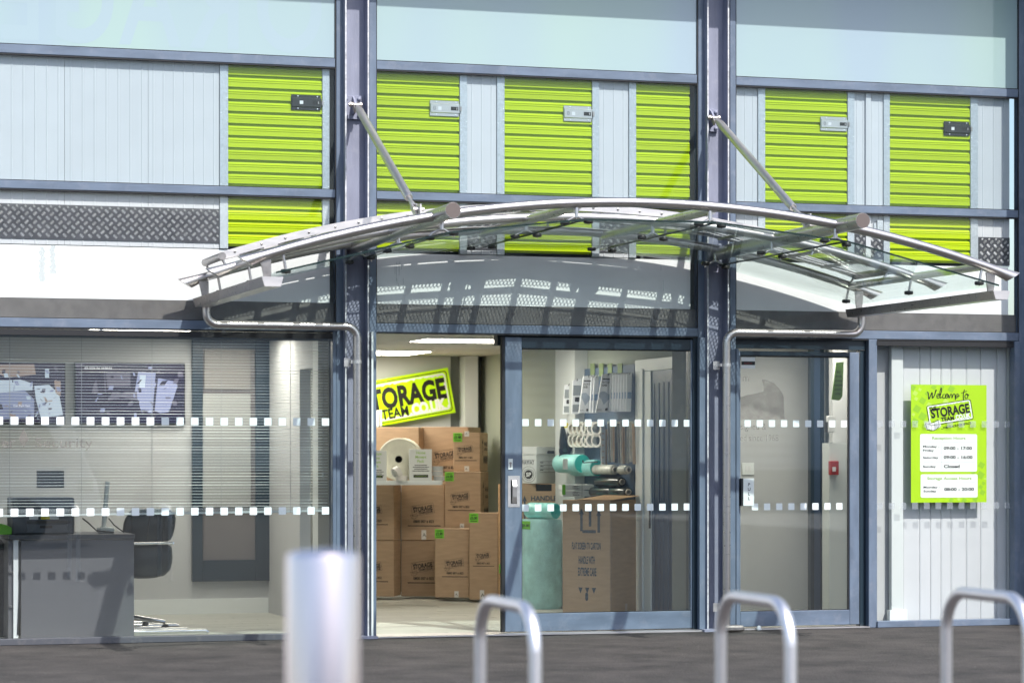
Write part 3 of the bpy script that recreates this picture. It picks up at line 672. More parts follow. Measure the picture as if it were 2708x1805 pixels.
b = MB(); b.lathe([(.009, 0), (.009, .004), (0, .004)], ((c0.x + c1.x) / 2, dy0 - .005, (c0.z + c1.z) / 2 + .008), (0, -1, 0), 12); b.box((c0.x + c1.x) / 2 - .004, (c0.x + c1.x) / 2 + .004, dy0 - .009, dy0 - .005, (c0.z + c1.z) / 2 - .022, (c0.z + c1.z) / 2); build(b, 'keyhole', M['steel_dull'], lk)

# entrance door at the right
EX0, EX1 = XB[2][0], PX(1992, 0)
b = MB(); b.box(EX1, PX(2010, 0), -.03, .06, .0, 2.268); build(b, 'mullion', M['frame'], bl, bevel=.003)
b = MB(); b.box(EX0, EX1, .02, .1, 2.185, 2.268); build(b, 'door_header', M['navy_and_shade'], bl)
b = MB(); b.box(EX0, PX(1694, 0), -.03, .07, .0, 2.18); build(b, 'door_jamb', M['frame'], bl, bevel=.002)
b = MB(); b.box(PX(1975, .03), EX1 - .002, .03, .1, .0, 2.18); build(b, 'door_jamb', M['navy_and_shade'], bl, bevel=.002)
b = MB(); b.box(EX0, EX1, -.05, .12, .003, .012); build(b, 'threshold', M['steel_plate'], bl)
ed = thing('entrance_door', 'hinged glass entrance door with a white pull plate left of the green notice', 'door', (PX(1830, 0), .03, .02))
ex0, ex1 = PX(1695, .01), PX(1974, .01); e0, e1 = .01, .06
gz0, gz1 = PZ(1800, 1402, e0), PZ(1800, 817, e0); gx0, gx1 = PX(1701, e0), PX(1951, e0)
b = MB(); b.box(ex0, gx0, e0, e1, .025, 2.165); build(b, 'stile', M['frame'], ed, bevel=.003)
b = MB(); b.box(gx1 + .002, ex1, e0, e1, .025, 2.165); build(b, 'stile', M['frame'], ed, bevel=.004)
b = MB(); b.box(gx0, gx1 + .002, e0, e1, gz1, 2.165); build(b, 'rail', M['navy_and_shade'], ed, bevel=.003)
b = MB(); b.box(gx0, gx1 + .002, e0, e1, .025, gz0); build(b, 'rail', M['frame_x'], ed, bevel=.003)
b = MB(); b.box(gx0, gx1, .03, .04, gz0, gz1); ep = build(b, 'pane', M['window_glass'], ed)
b = MB(); b.box(gx0, gx1, .02, .029, gz1 - .01, gz1 - .001); b.box(gx1 - .01, gx1 - .001, .02, .029, gz0, gz1); b.box(gx0, gx1, .02, .029, gz0 + .001, gz0 + .006); build(b, 'gasket', M['gasket'], ed)
square_strip(gx0, gx1, 1.603, .102, .052, ep, start=PX(1719 - 30, .03), Y=.0285)
square_strip(gx0, gx1, .955, .102, .052, ep, start=PX(1734, .03), Y=.0285)
b = MB(); yf = yface(.0287)
b.text('ed since 1968', PX(1700, .03), PZ(1700, 1012, .03), .05, yf, w=PX(1788, .03) - PX(1700, .03)); b.text('signed &', PX(1701, .03), PZ(1700, 986, .03), .05, yf, w=PX(1760, .03) - PX(1701, .03))
b.text('m', PX(1706, .03), PZ(1700, 875, .03), .055, yf)
build(b, 'faint_lettering', M['faint_grey'], ep)  # faint half-clear grey letters on the door pane
def pp(xc, yc): # crop (1900..2320, 880..) at 4.355 -> plane of entrance glass
    return P((1900 + xc / 4.355) / K, (880 + yc / 4.355) / K, .0293)
b = MB(); pts = [(252, 740), (330, 715), (460, 690), (518, 672), (518, 620), (505, 537), (560, 540), (640, 575), (700, 640), (740, 700), (752, 740), (760, 995), (252, 995)]
b.quad([pp(*q) for q in pts]); build(b, 'grey_patch', M['faint_grey'], ep)  # half-clear grey shape laid on the pane
c0, c1 = pp(262, 408), pp(422, 277)
b = MB(); b.rect(c0.x, c1.x, c0.z, c1.z, yface(.0283)); sk = build(b, 'sticker', M['white_plastic'], ep)
b = MB(); b.rect(c0.x + .001, c1.x - .001, c0.z + (c1.z - c0.z) * .3, c0.z + (c1.z - c0.z) * .62, yface(.0279)); build(b, 'band', M['print_black'], ep)
b = MB(); b.text('RedCARE', (c0.x + c1.x) / 2, c0.z + (c1.z - c0.z) * .4, .011, yface(.0275), al='c') if False else b.text('DualCom', (c0.x + c1.x) / 2, c0.z + (c1.z - c0.z) * .4, .012, yface(.0275), al='c'); build(b, 'sticker_print', M['red'], ep)
# white pull plate
c0, c1 = P(1702, 1161, e0), P(1727, 1098, e0)
b = MB(); b.box(c0.x, c1.x, -.035, -.02, c0.z, c1.z); ph = build(b, 'pull_plate', M['white_gloss'], ed, bevel=.002)
b = MB(); b.box(c0.x - .014, c0.x + .008, -.034, e0 - .001, c0.z, c1.z); build(b, 'handle', M['black_plastic'], ph)
b = MB()
for k, ch in enumerate('PULL'): b.text(ch, (c0.x + c1.x) / 2 + .004, c1.z - .058 - k * .036, .024, yface(-.0365), al='c', bold=.01)
build(b, 'lettering', M['print_black'], ph)
b = MB(); c = P(1742, 1445, -.06); b.lathe([(.02, 0), (.022, .01), (.014, .03), (0, .034)], (c.x, -.07, .003), (0, 0, 1), 10); tag(build(b, 'door_stop', M['white_gloss'], smooth=50), 'small white rounded door stop on the ground under the entrance door', 'door stop')

# right window
rw = thing('side_window', 'floor length window at the right with the green opening hours notice', 'window', (PX(2170, 0), 0, 0))
rx0, rx1 = PX(2010, 0), XB[2][1]
b = MB(); b.box(rx0, rx1, -.05, .06, .0, .05); build(b, 'sill', M['frame_x'], rw, bevel=.003)
b = MB(); b.box(rx0, PX(2012, 0), -.02, .05, .05, 2.268); build(b, 'frame', M['frame'], rw)
b = MB(); b.box(PX(2331, 0) - .02, rx1 - .001, -.035, .05, .05, 2.268); build(b, 'frame', M['frame'], rw)
b = MB(); b.box(rx0, rx1 - .03, -.02, .05, 2.22, 2.256); build(b, 'frame', M['gasket'], rw)
b = MB(); b.box(PX(2012, 0) + .001, PX(2331, 0) - .021, -.006, .004, .052, 2.218); rp = build(b, 'pane', M['clear_glass'], rw)
fm = D.materials.new('film_faint'); fm.use_nodes = True; nn = fm.node_tree.nodes; gt = nn.new('ShaderNodeBsdfTransparent'); gx = nn.new('ShaderNodeMixShader'); gx.inputs[0].default_value = .38
nn['Principled BSDF'].inputs['Base Color'].default_value = (.42, .46, .5, 1); fm.node_tree.links.new(gt.outputs[0], gx.inputs[1]); fm.node_tree.links.new(nn['Principled BSDF'].outputs[0], gx.inputs[2]); fm.node_tree.links.new(gx.outputs[0], nn['Material Output'].inputs[0]); M['film_faint'] = fm
b = MB(); b.rrect(-.5, .5, -.5, .5, .08, lambda u, v: Vector((u, 0, v)), n=4); o = build(b, 'tmp', fm); fme = o.data; D.objects.remove(o)
for zz in (1.603, .955):
    x = PX(2020, 0)
    while x < PX(2328, 0):
        link(fme, 'privacy_square', rp, (x - wm(rw).translation.x, -.0075, zz), scale=(.05, 1, .052)); x += .1015

# ------------------------------------------------------------------ interiors of the ground floor
CZ = 2.335; FZ = .012
WX = 1.56      # side wall of the shop
PXW = -1.22    # partition between office and shop
BY = 6.15; OY = 3.15; LY = 2.3
g = MB(); g.box(-4.97, 4.36, .1, BY + .3, -.02, .004); tag(build(g, 'floor_base', M['floor_gap']), kind='structure')
fl = D.objects.new('floor', None); COL.objects.link(fl); fl['kind'] = 'structure'
# long narrow tiles running into the room, every plank its own piece
def plank(nx0, nx1, ny0, ny1): b = MB(); b.box(nx0, nx1, ny0, ny1, .004, .012); return b
pm = None; cnt = 0; row = 0; y = .13
stuffb = MB(); PW, PLN = .145, .89
while y < BY:
    x = -4.9 + (row * .37) % PLN - PLN
    while x < WX:
        a, c = max(x, -4.9), min(x + PLN - .004, WX)
        if c - a > .05:
            full = abs((c - a) - (PLN - .004)) < 1e-6
            nearv = (y < 2.2) or (x > -1.3 and y < 4.6)
            if nearv and cnt < 290:
                if full:
                    if pm is None: pm = build(plank(0, PLN - .004, 0, PW - .0035), 'floor_tile', M['floor_plank'], fl).data; o = D.objects['floor_tile']
                    else: o = link(pm, 'floor_tile', fl)
                    o.location = (a, y, random.uniform(0, .0006))
                else: build(plank(a, c, y, y + PW - .0035), 'floor_tile', M['floor_plank'], fl)
                cnt += 1
            else: stuffb.box(a, c, y, y + PW - .0035, .004, .012)
        x += PLN
    row += 1; y += PW
build(stuffb, 'floor_tiles', M['floor_plank'], fl, kind='stuff')
g = MB(); g.box(WX + .1, 4.36, .13, 3, .004, .012); build(g, 'floor_sheet', M['floor_plank'], fl)
# ceiling with a grid of tiles and light panels
cl = D.objects.new('ceiling', None); COL.objects.link(cl); cl['kind'] = 'structure'
LP = [(-.02 - .1, 2.15), (-.4, 4.8), (-3.0, 1.2), (-3.0, 2.4 - .1), (2.6, 1.0)]
panels = [(-.09, 2.15, 1.19, .6), (-.62, 4.75, 1.3, .9), (-3.0, 1.3, .8, .6), (-2.3, 2.1, 1.0, .6), (2.3, .9, 1.19, .6)]
b = MB(); b.box(-4.97, 4.36, .13, BY + .2, CZ + .02, CZ + .05); build(b, 'backing', M['ceiling_tile'], cl)
tb = MB(); k = 0; xx = -4.91
while xx < 4.3:
    yy = .15
    while yy < BY:
        ov = any(px_ < xx + 1.19 and px_ + pl_ > xx and py_ < yy + .59 and py_ + pw_ > yy for px_, py_, pl_, pw_ in panels)
        o = MB(); o.box(xx + .004, xx + 1.196, yy + .004, yy + .596, CZ + .004, CZ + .012)
        build(o, 'ceiling_tile', M['ceiling_tile'], cl)
        yy += .6
    xx += 1.2
for i, (px_, py_, pl_, pw_) in enumerate(panels):
    nm = ('flat ceiling light panel just inside the open doorway', 'flat ceiling light panel nearer the back wall of the shop', 'flat ceiling light panel over the office desk', 'second ceiling light panel towards the office back wall', 'flat ceiling light panel in the entrance lobby')[i]
    t = thing('ceiling_light', nm, 'light', (px_ + pl_ / 2, py_ + pw_ / 2, CZ), 0, 'ceiling light panels')
    b = MB(); b.box(px_, px_ + pl_, py_, py_ + pw_, CZ - .010, CZ + .003); build(b, 'frame', M['white_gloss'], t)
    b = MB(); b.box(px_ + .015, px_ + pl_ - .015, py_ + .015, py_ + pw_ - .015, CZ - .013, CZ - .0105); build(b, 'diffuser', M['lamp'], t)
def wall(nm, x0, x1, y0, y1, z0, z1, m): b = MB(); b.box(x0, x1, y0, y1, z0, z1); return tag(build(b, nm, M[m]), kind='structure')
# shop
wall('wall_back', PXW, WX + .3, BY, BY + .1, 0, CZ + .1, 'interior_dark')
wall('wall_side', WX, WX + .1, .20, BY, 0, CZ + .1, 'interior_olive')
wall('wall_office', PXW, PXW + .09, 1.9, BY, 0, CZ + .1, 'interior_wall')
wall('wall_office_end', PXW, PXW + .09, .3, 1.42, 0, CZ + .1, 'interior_wall_white')
wall('wall_office_head', PXW, PXW + .09, 1.42, 1.9, 2.05, CZ + .1, 'interior_wall')
# office back wall
wall('wall_office_back', -5.2, PXW - .001, OY, OY + .1, 0, CZ + .1, 'interior_wall')
b = MB(); b.box(-4.9, PXW - .002, OY - .016, OY - .001, FZ, .14); tag(build(b, 'skirting_office', M['skirting']), kind='structure')
wall('wall_office_far', -5.3, -4.97, .2, OY, 0, CZ + .1, 'interior_wall')
b = MB(); b.box(PXW - .015, PXW - .001, .31, 1.42, FZ, .14); tag(build(b, 'skirting_partition', M['skirting']), kind='structure')
b = MB(); 
# dark room behind the slit
# pilasters in the shop
a = PXplane(1350, 1000, WX).y; c_ = PXplane(1285, 1000, WX).y
wall('wall_pilaster', WX - .12, WX - .001, a, c_ - .25, 0, CZ, 'interior_wall_white')
wall('wall_pilaster_back', PX(1068, BY - .2), PX(1098, BY - .2), BY - .2, BY - .002, 0, CZ, 'interior_wall_white')
b = MB(); b.box(PX(850, BY - .05) - .4, PX(1035, BY - .05), BY - .05, BY - .003, 1.0, CZ - .001); tag(build(b, 'wall_recess', M['interior_wall']), kind='structure')
# lobby behind the entrance door
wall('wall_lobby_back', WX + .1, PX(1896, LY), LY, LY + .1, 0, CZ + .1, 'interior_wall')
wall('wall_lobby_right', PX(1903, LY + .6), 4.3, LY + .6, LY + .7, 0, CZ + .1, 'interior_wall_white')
t = thing('lobby_screen', 'dark framed inner screen seen through the entrance door', 'screen', (PX(1880, 1.9), 1.9, 0))
for xa, xc in ((1862, 1870), (1886, 1893)):
    b = MB(); b.box(PX(xa, 1.9), PX(xc, 1.9), 1.9, 1.96, FZ, CZ); build(b, 'post', M['navy_and_shade'], t)
b = MB(); b.box(PX(1870, 1.9), PX(1886, 1.9), 1.92, 1.94, FZ, CZ); build(b, 'panel', M['blue_door'], t)
t = thing('light_switch', 'white double light switch on the grey lobby wall', 'switch', (PX(1718, LY), LY, 1.2))
c0, c1 = P(1705, 1090, LY - .01), P(1732, 1062, LY - .01)
b = MB(); b.box(c0.x, c1.x, LY - .012, LY, c0.z, c1.z); build(b, 'plate', M['white_gloss'], t, bevel=.003)
for u in (.36, .64): b = MB(); x = c0.x + (c1.x - c0.x) * u; b.box(x - .01, x + .01, LY - .017, LY - .0125, c0.z + .025, c1.z - .03); build(b, 'rocker', M['white_plastic'], t)
t = thing('call_point', 'red fire alarm call point behind the entrance door glass', 'alarm', (PX(1918, 1.4), 1.4, 1.2))
c0, c1 = P(1908, 1090, 1.4), P(1927, 1058, 1.4)
b = MB(); b.box(c0.x, c1.x, 1.4, 1.45, c0.z, c1.z); build(b, 'box', M['red'], t, bevel=.004)
b = MB(); b.box(c0.x + .015, c1.x - .03, 1.395, 1.3995, c0.z + .03, c1.z - .05); build(b, 'glass', M['white_plastic'], t)
wall('wall_lobby_side', PX(1905, 1.45), PX(1945, 1.45), 1.452, 1.6, 0, 1.46, 'interior_wall_white')
wall('wall_lobby_side_upper', PX(1926, 1.5), PX(1960, 1.5), 1.62, 1.7, 0, CZ, 'interior_wall')
t = thing('intercom', 'grey wall box below the green hanging notice', 'box', (PX(1918, 1.5), 1.44, 1.6))
c0, c1 = P(1898, 992, 1.44), P(1915, 955, 1.44)
b = MB(); b.box(c0.x, c1.x, 1.41, 1.45, c0.z, c1.z); build(b, 'case', M['interior_wall'], t, bevel=.004)
b = MB(); b.box(c0.x - .012, c0.x, 1.41, 1.45, c0.z, c1.z - .05); build(b, 'side', M['black_plastic'], t)
t = thing('hanging_notice', 'green notice on the lobby side with black words back shortly', 'notice', (PX(1922, 1.0), 1.0, 1.8))
q = [P(1921, 832, 1.0), P(1938, 831, 1.0), P(1935, 910, 1.0), P(1929, 919, 1.0), P(1910, 917, 1.0)]
b = MB(); b.prism([(p.x, p.z) for p in q], lambda a, bb, c: Vector((a, c, bb)), 1.0, 1.006); build(b, 'card', mat('notice_green', (.16, .30, .05), .5), t)
b = MB(); 
for k, s_ in enumerate(('Back', 'shortly,', 'showing', 'customers', 'around', 'facility')):
    c = P(1926 - (k > 3) * 2, 856 + k * 10, .999); b.text(s_, c.x, c.z, .021, yface(.9985), al='c', sx=.62, shear=.2, bold=.01)
build(b, 'lettering', M['print_black'], t)
# right bay
RY = .115
t = thing('ribbed_partition', 'tall white ribbed partition behind the opening hours notice', 'partition', (4.0, RY, 0))
ed_ = [2073, 2112, 2137, 2161, 2184, 2219, 2252, 2290, 2312]
xs2 = [PX(d, RY) for d in ed_]
for a, c in zip(xs2[:-1], xs2[1:]):
    pr = [(a + .0015, 0), (a + .012, -.004), (c - .012, -.004), (c - .0015, 0)]
    b = MB(); b.strip(pr, lambda u, v, z: Vector((u, RY + v, z)), FZ, CZ); b.box(a + .0015, c - .0015, RY + .0005, RY + .02, FZ, CZ); build(b, 'wall_panel', M['white_panel'], t)
b = MB(); b.box(PX(2000, RY), 4.36, RY + .021, RY + .05, FZ, CZ); build(b, 'backing', M['interior_wall'], t)
b = MB(); b.box(PX(2312, RY), PX(2345, RY), RY - .04, RY + .02, FZ, CZ); build(b, 'edge_post', M['interior_wall'], t)
t = thing('wall_column', 'plain white boxed column with a low skirting inside the side window', 'column', (PX(2055, .1), .1, 0))
b = MB(); b.box(PX(2043, .1), PX(2070, .1), .062, RY, FZ, CZ); build(b, 'shaft', M['interior_wall_white'], t, bevel=.004)
b = MB(); b.box(PX(2043, .1) - .02, PX(2070, .1) + .03, .05, RY - .01, FZ, .13); build(b, 'skirting', M['white_gloss'], t)

# ---- logo drawing: u, v in local plane, width w of the tilted plate
def logo(mp, u, v, w, blk, wht=None, emb=None, ang=R(9.5), tag_line=False, outline=True):
    """u, v = lower left corner of the tilted plate"""
    ca, sa = math.cos(ang), math.sin(ang)
    def L(a, b_): return mp(u + (a * ca - b_ * sa) * w, v + (a * sa + b_ * ca) * w)
    blk.text('STORAGE', .06, .155, .205, L, w=.90, bold=.035)
    blk.text('THE', .035, .325, .085, L, w=.17, bold=.03)
    blk.text('TEAM', .27, .035, .095, L, w=.30, bold=.03)
    tgt = wht if wht else blk
    tgt.text('.CO.UK', .585, .035, .10, L, w=.37, bold=.045)
    if outline: blk.rring(-.02, 1.02, -.02, .455, .05, .012, L)
    if wht: wht.rring(.0, 1.0, .0, .435, .04, .026, L, wob=.5)
    # stacked cartons in the lower left corner
    e = wht if wht else None
    C = [(-.10, .06), (-.02, .03), (.06, .05), (.20, .09), (.20, -.06), (.10, -.13), (-.0, -.13), (-.08, -.09)]
    def L2(a, b_): p = L(a, b_); return p
    if e: e.quad([L2(*p) for p in C])
    for i in range(len(C)):
        a, c = C[i], C[(i + 1) % len(C)]; dx, dy = c[0] - a[0], c[1] - a[1]; l = math.hypot(dx, dy); nx_, ny_ = -dy / l * .006, dx / l * .006
        blk.quad([L(a[0] - nx_, a[1] - ny_), L(c[0] - nx_, c[1] - ny_), L(c[0] + nx_, c[1] + ny_), L(a[0] + nx_, a[1] + ny_)])
    for a, c in (((.02, .03), (.02, -.12)), ((.11, .04), (.10, -.12)), ((-.03, .03), (-.04, -.1))):
        blk.quad([L(a[0] - .003, a[1]), L(c[0] - .003, c[1]), L(c[0] + .003, c[1]), L(a[0] + .003, a[1])])

# wall sign at the back of the shop
t = thing('wall_sign', 'big tilted lime green sign with black lettering on the back wall', 'sign', (.7, BY - .08, 1.8))
SYW = BY - .12
tr_ = P(1029, 843.5, SYW); br_ = P(1047, 947, SYW); up = (tr_ - br_); hgt = up.length; ang = math.atan2(-up.x, up.z)
wd = hgt * 2.28; ux, uz = math.cos(ang), math.sin(ang)
def SM(a, b_, Y=SYW - .001): return Vector((br_.x - wd * ux + a * ux - b_ * uz, Y, br_.z - wd * uz + a * uz + b_ * ux))
b = MB(); n0 = [SM(0, 0), SM(wd, 0), SM(wd, hgt), SM(0, hgt)]
b.prism([(p.x, p.z) for p in n0], lambda a, bb, c: Vector((a, c, bb)), SYW, SYW + .05); build(b, 'board', M['sign_lime'], t, bevel=.004)
bk, wh_ = MB(), MB(); mg = .055 * hgt
def sb(d): return lambda u, v: SM(u, v, SYW - d)
lw_ = wd - 2 * mg
bk.rring(mg, wd - mg, mg, hgt - mg, .03, .008, sb(.0016)); wh_.rring(mg + .02, wd - mg - .02, mg + .02, hgt - mg - .02, .03, .020, sb(.0022), wob=.6)
bk.text('STORAGE', .10, hgt * .37, hgt * .42, sb(.0026), w=wd - .16, bold=.045); bk.text('THE', .05, hgt * .76, hgt * .14, sb(.0026), w=.16, bold=.03)
bk.text('TEAM', wd * .27, hgt * .13, hgt * .21, sb(.0026), w=wd * .27, bold=.03); wh_.text('.CO.UK', wd * .55, hgt * .12, hgt * .23, sb(.003), w=wd * .37, bold=.06)
build(bk, 'black_lettering', M['print_black'], t); 
build(wh_, 'white_lettering', M['print_white'], t)
b = MB(); e0, e1 = P(846, 945, SYW - .02), P(877, 983, SYW - .02); b.prism([(e0.x - .12, e0.z - .02), (e0.x, e0.z - .0), (e1.x, e0.z + .02), (e1.x, e1.z + .02), (e0.x + .02, e1.z), (e0.x - .12, e1.z + .02)], lambda a, bb, c: Vector((a, c, bb)), SYW - .03, SYW - .004); build(b, 'carton_emblem', M['print_white'], t, bevel=.003)
for xd in (863, 871): c = P(xd, 950, SYW - .032); b = MB(); b.box(c.x - .004, c.x + .004, SYW - .032, SYW - .0305, c.z - .16, c.z); build(b, 'emblem_line', M['print_black'], t)

# ---- cartons (turned so that two faces show)
ROT = R(-27)
def price(mp, u0, v0, txt, parent, s=.075):
    b = MB(); b.rect(u0, u0 + s, v0 - s, v0, lambda u, v: mp(u, v, .003)); build(b, 'price_label', M['tag_green'], parent)
    b = MB(); b.text(txt, u0 + s * .5, v0 - s * .62, s * .30, lambda u, v: mp(u, v, .0036), al='c', w=s * .74, bold=.03); b.rect(u0 + s * .15, u0 + s * .85, v0 - s * .88, v0 - s * .78, lambda u, v: mp(u, v, .0036)); b.rect(u0 + s * .2, u0 + s * .8, v0 - s * .22, v0 - s * .13, lambda u, v: mp(u, v, .0036)); build(b, 'price_print', M['print_black'], parent)
def carton(label, xl, xr, xs, yt, yb, Y, rot=ROT, m='card', lg=None, num='0800 007 6 822', tape=None, pr=None, side_print=False, group='printed cardboard removal boxes', depth=None, seam=True, name='cardboard_box', cat='box'):
    o = P(xl, yb, Y); zt = PZ(xl, yt, Y); z0 = o.z
    wdt = along(xr, o.x, o.y, rot); cx_, cy_ = o.x + wdt * math.cos(rot), o.y + wdt * math.sin(rot)
    dp_ = depth if depth else (along(xs, cx_, cy_, rot + R(90)) if xs else .35)
    if dp_ < 0 or dp_ > 1.2: dp_ = .4
    t = thing(name, label, cat, (o.x, o.y, z0), rot, group); h = zt - z0
    b = MB(); b.box(0, wdt, 0, dp_, 0, h); build(b, 'carton', M[m], t, local=True, bevel=.004)
    def mp(u, v, d=.0015): return Vector((u, -d, v))
    if seam:
        b = MB(); b.box(wdt * .5 - .001, wdt * .5 + .001, -.0, dp_, h, h + .002); b.box(.0, wdt, -.0012, 0, h * .985 - .001, h * .985); build(b, 'flap_seam', M['card_dark'], t, local=True)
    if lg:
        u, v, lw = lg; b = MB(); logo(lambda a, c: mp(a * 1.0, c), u * wdt, v * h, lw * wdt, b)
        b.text(num, (u + lw * .5) * wdt, v * h - lw * wdt * .30, lw * wdt * .12, mp, al='c', w=lw * wdt * .95, bold=.03)
        b.rect((u - .12) * wdt, min((u + lw + .14), .97) * wdt, v * h - lw * wdt * .46, v * h - lw * wdt * .42, mp); build(b, 'printed_logo', M['ink'], t, local=True)
    if side_print and dp_ > .1:
        def ms(a, c): return Vector((wdt + .0015, a, c))
        b = MB(); x = dp_ * .32; b.rect(x - .008, x + .008, h * .42, h * .72, ms); b.quad([ms(x - .028, h * .72), ms(x + .028, h * .72), ms(x, h * .85)])
        b.text('FRAGILE', dp_ * .52, h * .66, .035, ms, w=dp_ * .42, bold=.03); b.text('HANDLE', dp_ * .52, h * .54, .028, ms, w=dp_ * .4, bold=.03)
        for q in range(3): b.quad([ms(dp_ * (.5 + q * .18) + .03 * math.cos(a_), h * .30 + .04 * math.sin(a_)) for a_ in [R(30 * i) for i in range(12)]])
        build(b, 'printed_marks', M['ink'], t, local=True)
    if tape:
        for (u, v, tw, th) in tape:
            b = MB(); b.rect(u * wdt, u * wdt + tw, v * h, v * h + th, lambda a, c: mp(a, c, .002)); build(b, 'tape_piece', M['tape_white'], t, local=True)
            b = MB(); b.text('A', u * wdt + tw * .2, v * h + th * .3, th * .4, lambda a, c: mp(a, c, .0026)) ; build(b, 'tape_print', M['ink'], t, local=True)
    if pr: price_local(mp, pr, wdt, h, t)
    return t, wdt, h, dp_
def price_local(mp, pr, wdt, h, t):
    u, v, txt = pr; b = MB(); s = .085; u0 = u * wdt; v0 = v * h
    b.rect(u0, u0 + s, v0 - s, v0, lambda a, c: mp(a, c, .003)); build(b, 'price_label', M['tag_green'], t, local=True)
    b = MB(); q = lambda a, c: mp(a, c, .0036); b.text(txt, u0 + s * .5, v0 - s * .66, s * .32, q, al='c', w=s * .74, bold=.03); b.rect(u0 + s * .15, u0 + s * .85, v0 - s * .88, v0 - s * .8, q); b.rect(u0 + s * .2, u0 + s * .8, v0 - s * .22, v0 - s * .15, q); build(b, 'price_print', M['print_black'], t, local=True)
carton('large printed box at the bottom left of the box wall, partly behind the door jamb', 808, 905, 921, 1240.5, 1368.5, 4.95, lg=(.28, .42, .44))
carton('large printed box standing on the bottom left box, under the shelf', 808, 905, 921, 1108, 1239.5, 4.95, lg=(.28, .42, .44))
carton('large printed box in the bottom row, second from the left', 921.5, 1021, 1030, 1240.5, 1368.5, 5.0, lg=(.27, .42, .50))
carton('large printed box with a strip of white tape at its lower edge, under the shelf', 921.5, 1021, 1030, 1108, 1239.5, 5.0, lg=(.27, .42, .50), tape=[(.47, .01, .045, .09)])
carton('printed box with a green price label on its top left corner, bottom row', 999, 1077.5, 1092, 1213.5, 1371, 4.45, lg=(.33, .42, .52), pr=(0.0, .995, '£2.80'), tape=[(.57, .0, .04, .06)])
carton('tall printed box at the right end of the bottom row with a green price label', 1077.8, 1144, 1157, 1177, 1376.5, 4.2, lg=(.25, .46, .48), pr=(0.0, .995, '£5.00'), tape=[(.37, .0, .04, .09)])
carton('printed box with arrows on its side, second from the top at the right', 1022, 1104, 1160, 1082.7, 1215, 4.75, lg=(.20, .47, .50), pr=(0.0, .995, '£4.50'), tape=[(.42, .01, .04, .05)], side_print=True)
carton('topmost printed box at the right with a green price label and white tape', 1041, 1102.5, 1160, 993, 1081.8, 4.85, lg=(.19, .45, .55), pr=(0.0, .995, '£3.98'), tape=[(.42, .9, .045, .05), (.42, .0, .045, .05)], side_print=True)
carton('plain box in the rear row just under the left part of the green sign', 835, 962, 968, 981, 1110, 5.35, depth=.35, m='card_dark' if False else 'card')
carton('printed box in the rear row behind the foam roll', 968.5, 1076, 1104, 980, 1110, 5.3, lg=(.28, .38, .46), seam=True)
t = thing('flat_box', 'tall folded cardboard sheet standing against the edge of the sliding door', 'cardboard', (PX(1150, 4.0), 4.0, 0), 0)
c0, c1 = P(1146, 1380, 4.0), P(1158, 1111, 4.0)
b = MB(); b.box(c0.x, c1.x, 4.0, 4.03, FZ, c1.z); build(b, 'sheet', M['card_light'], t, bevel=.003)
c = P(1147, 1315, 3.99); b = MB(); b.box(c.x, c.x + .05, 3.985, 3.999, c.z, c.z + .08); build(b, 'price_label', M['tag_green'], t)

# ---- shelf with foam roll, packs and tape rolls
SHY = 4.3; sz = PZ(950, 1108, SHY)
t = thing('display_shelf', 'white round edged display shelf in front of the boxes', 'shelf', (PX(900, SHY + .2), SHY + .2, sz))
pts = [(PX(840, SHY) - .3, SHY)] + [(PX(1010, SHY) + .04 * math.sin(a), SHY + .05 - .05 * math.cos(a)) for a in (0, .5, 1, 1.57)] + [(PX(1021, SHY), SHY + .3), (PX(1010, SHY), SHY + .42), (PX(840, SHY) - .3, SHY + .42)]
b = MB(); b.prism(pts, lambda a, bb, c: Vector((a, bb, c)), sz - .0, sz + .018); build(b, 'top', M['white_gloss'], t)
b = MB(); b.prism([(x * .985 + .01, y + .006) for x, y in pts], lambda a, bb, c: Vector((a, bb, c)), sz - .02, sz - .001); build(b, 'rim', M['skirting'], t)
b = MB(); b.box(PX(845, SHY + .3) - .2, PX(845, SHY + .3) - .15, SHY + .3, SHY + .35, FZ, sz - .02); build(b, 'leg', M['skirting'], t)
sz += .018
fr = thing('foam_roll', 'big cream roll of packing foam with a black core hole', 'roll', (PX(918, SHY + .2), SHY + .2, sz))
cc = P(916, 1063, SHY + .19); rr = cc.z - sz if cc.z - sz > .1 else .2; rr = .197
cc.z = sz + rr
ax = Vector((.36, .93, 0)).normalized()
b = MB(); b.lathe([(.032, .0), (rr * .5, -.006), (rr - .012, .0), (rr, .012), (rr, .30), (rr - .02, .31), (0, .31)], cc, ax, 48); build(b, 'roll', M['foam'], fr, smooth=40)
b = MB(); b.lathe([(.033, .004), (.033, .1), (0, .1)], cc - ax * .008, ax, 16); build(b, 'core_hole', M['slot_black'], fr)
for k in range(5):
    r0 = rr * (.35 + .13 * k); b = MB(); b.tube([cc - ax * .007 + Vector((ax.y * math.cos(a), -ax.x * math.cos(a), 0)) * r0 + Vector((0, 0, r0 * math.sin(a))) for a in [R(i * 15 + k * 40) for i in range(14)]], .0012, 4); build(b, 'wound_edge', M['card_light'] if False else M['core'], fr)
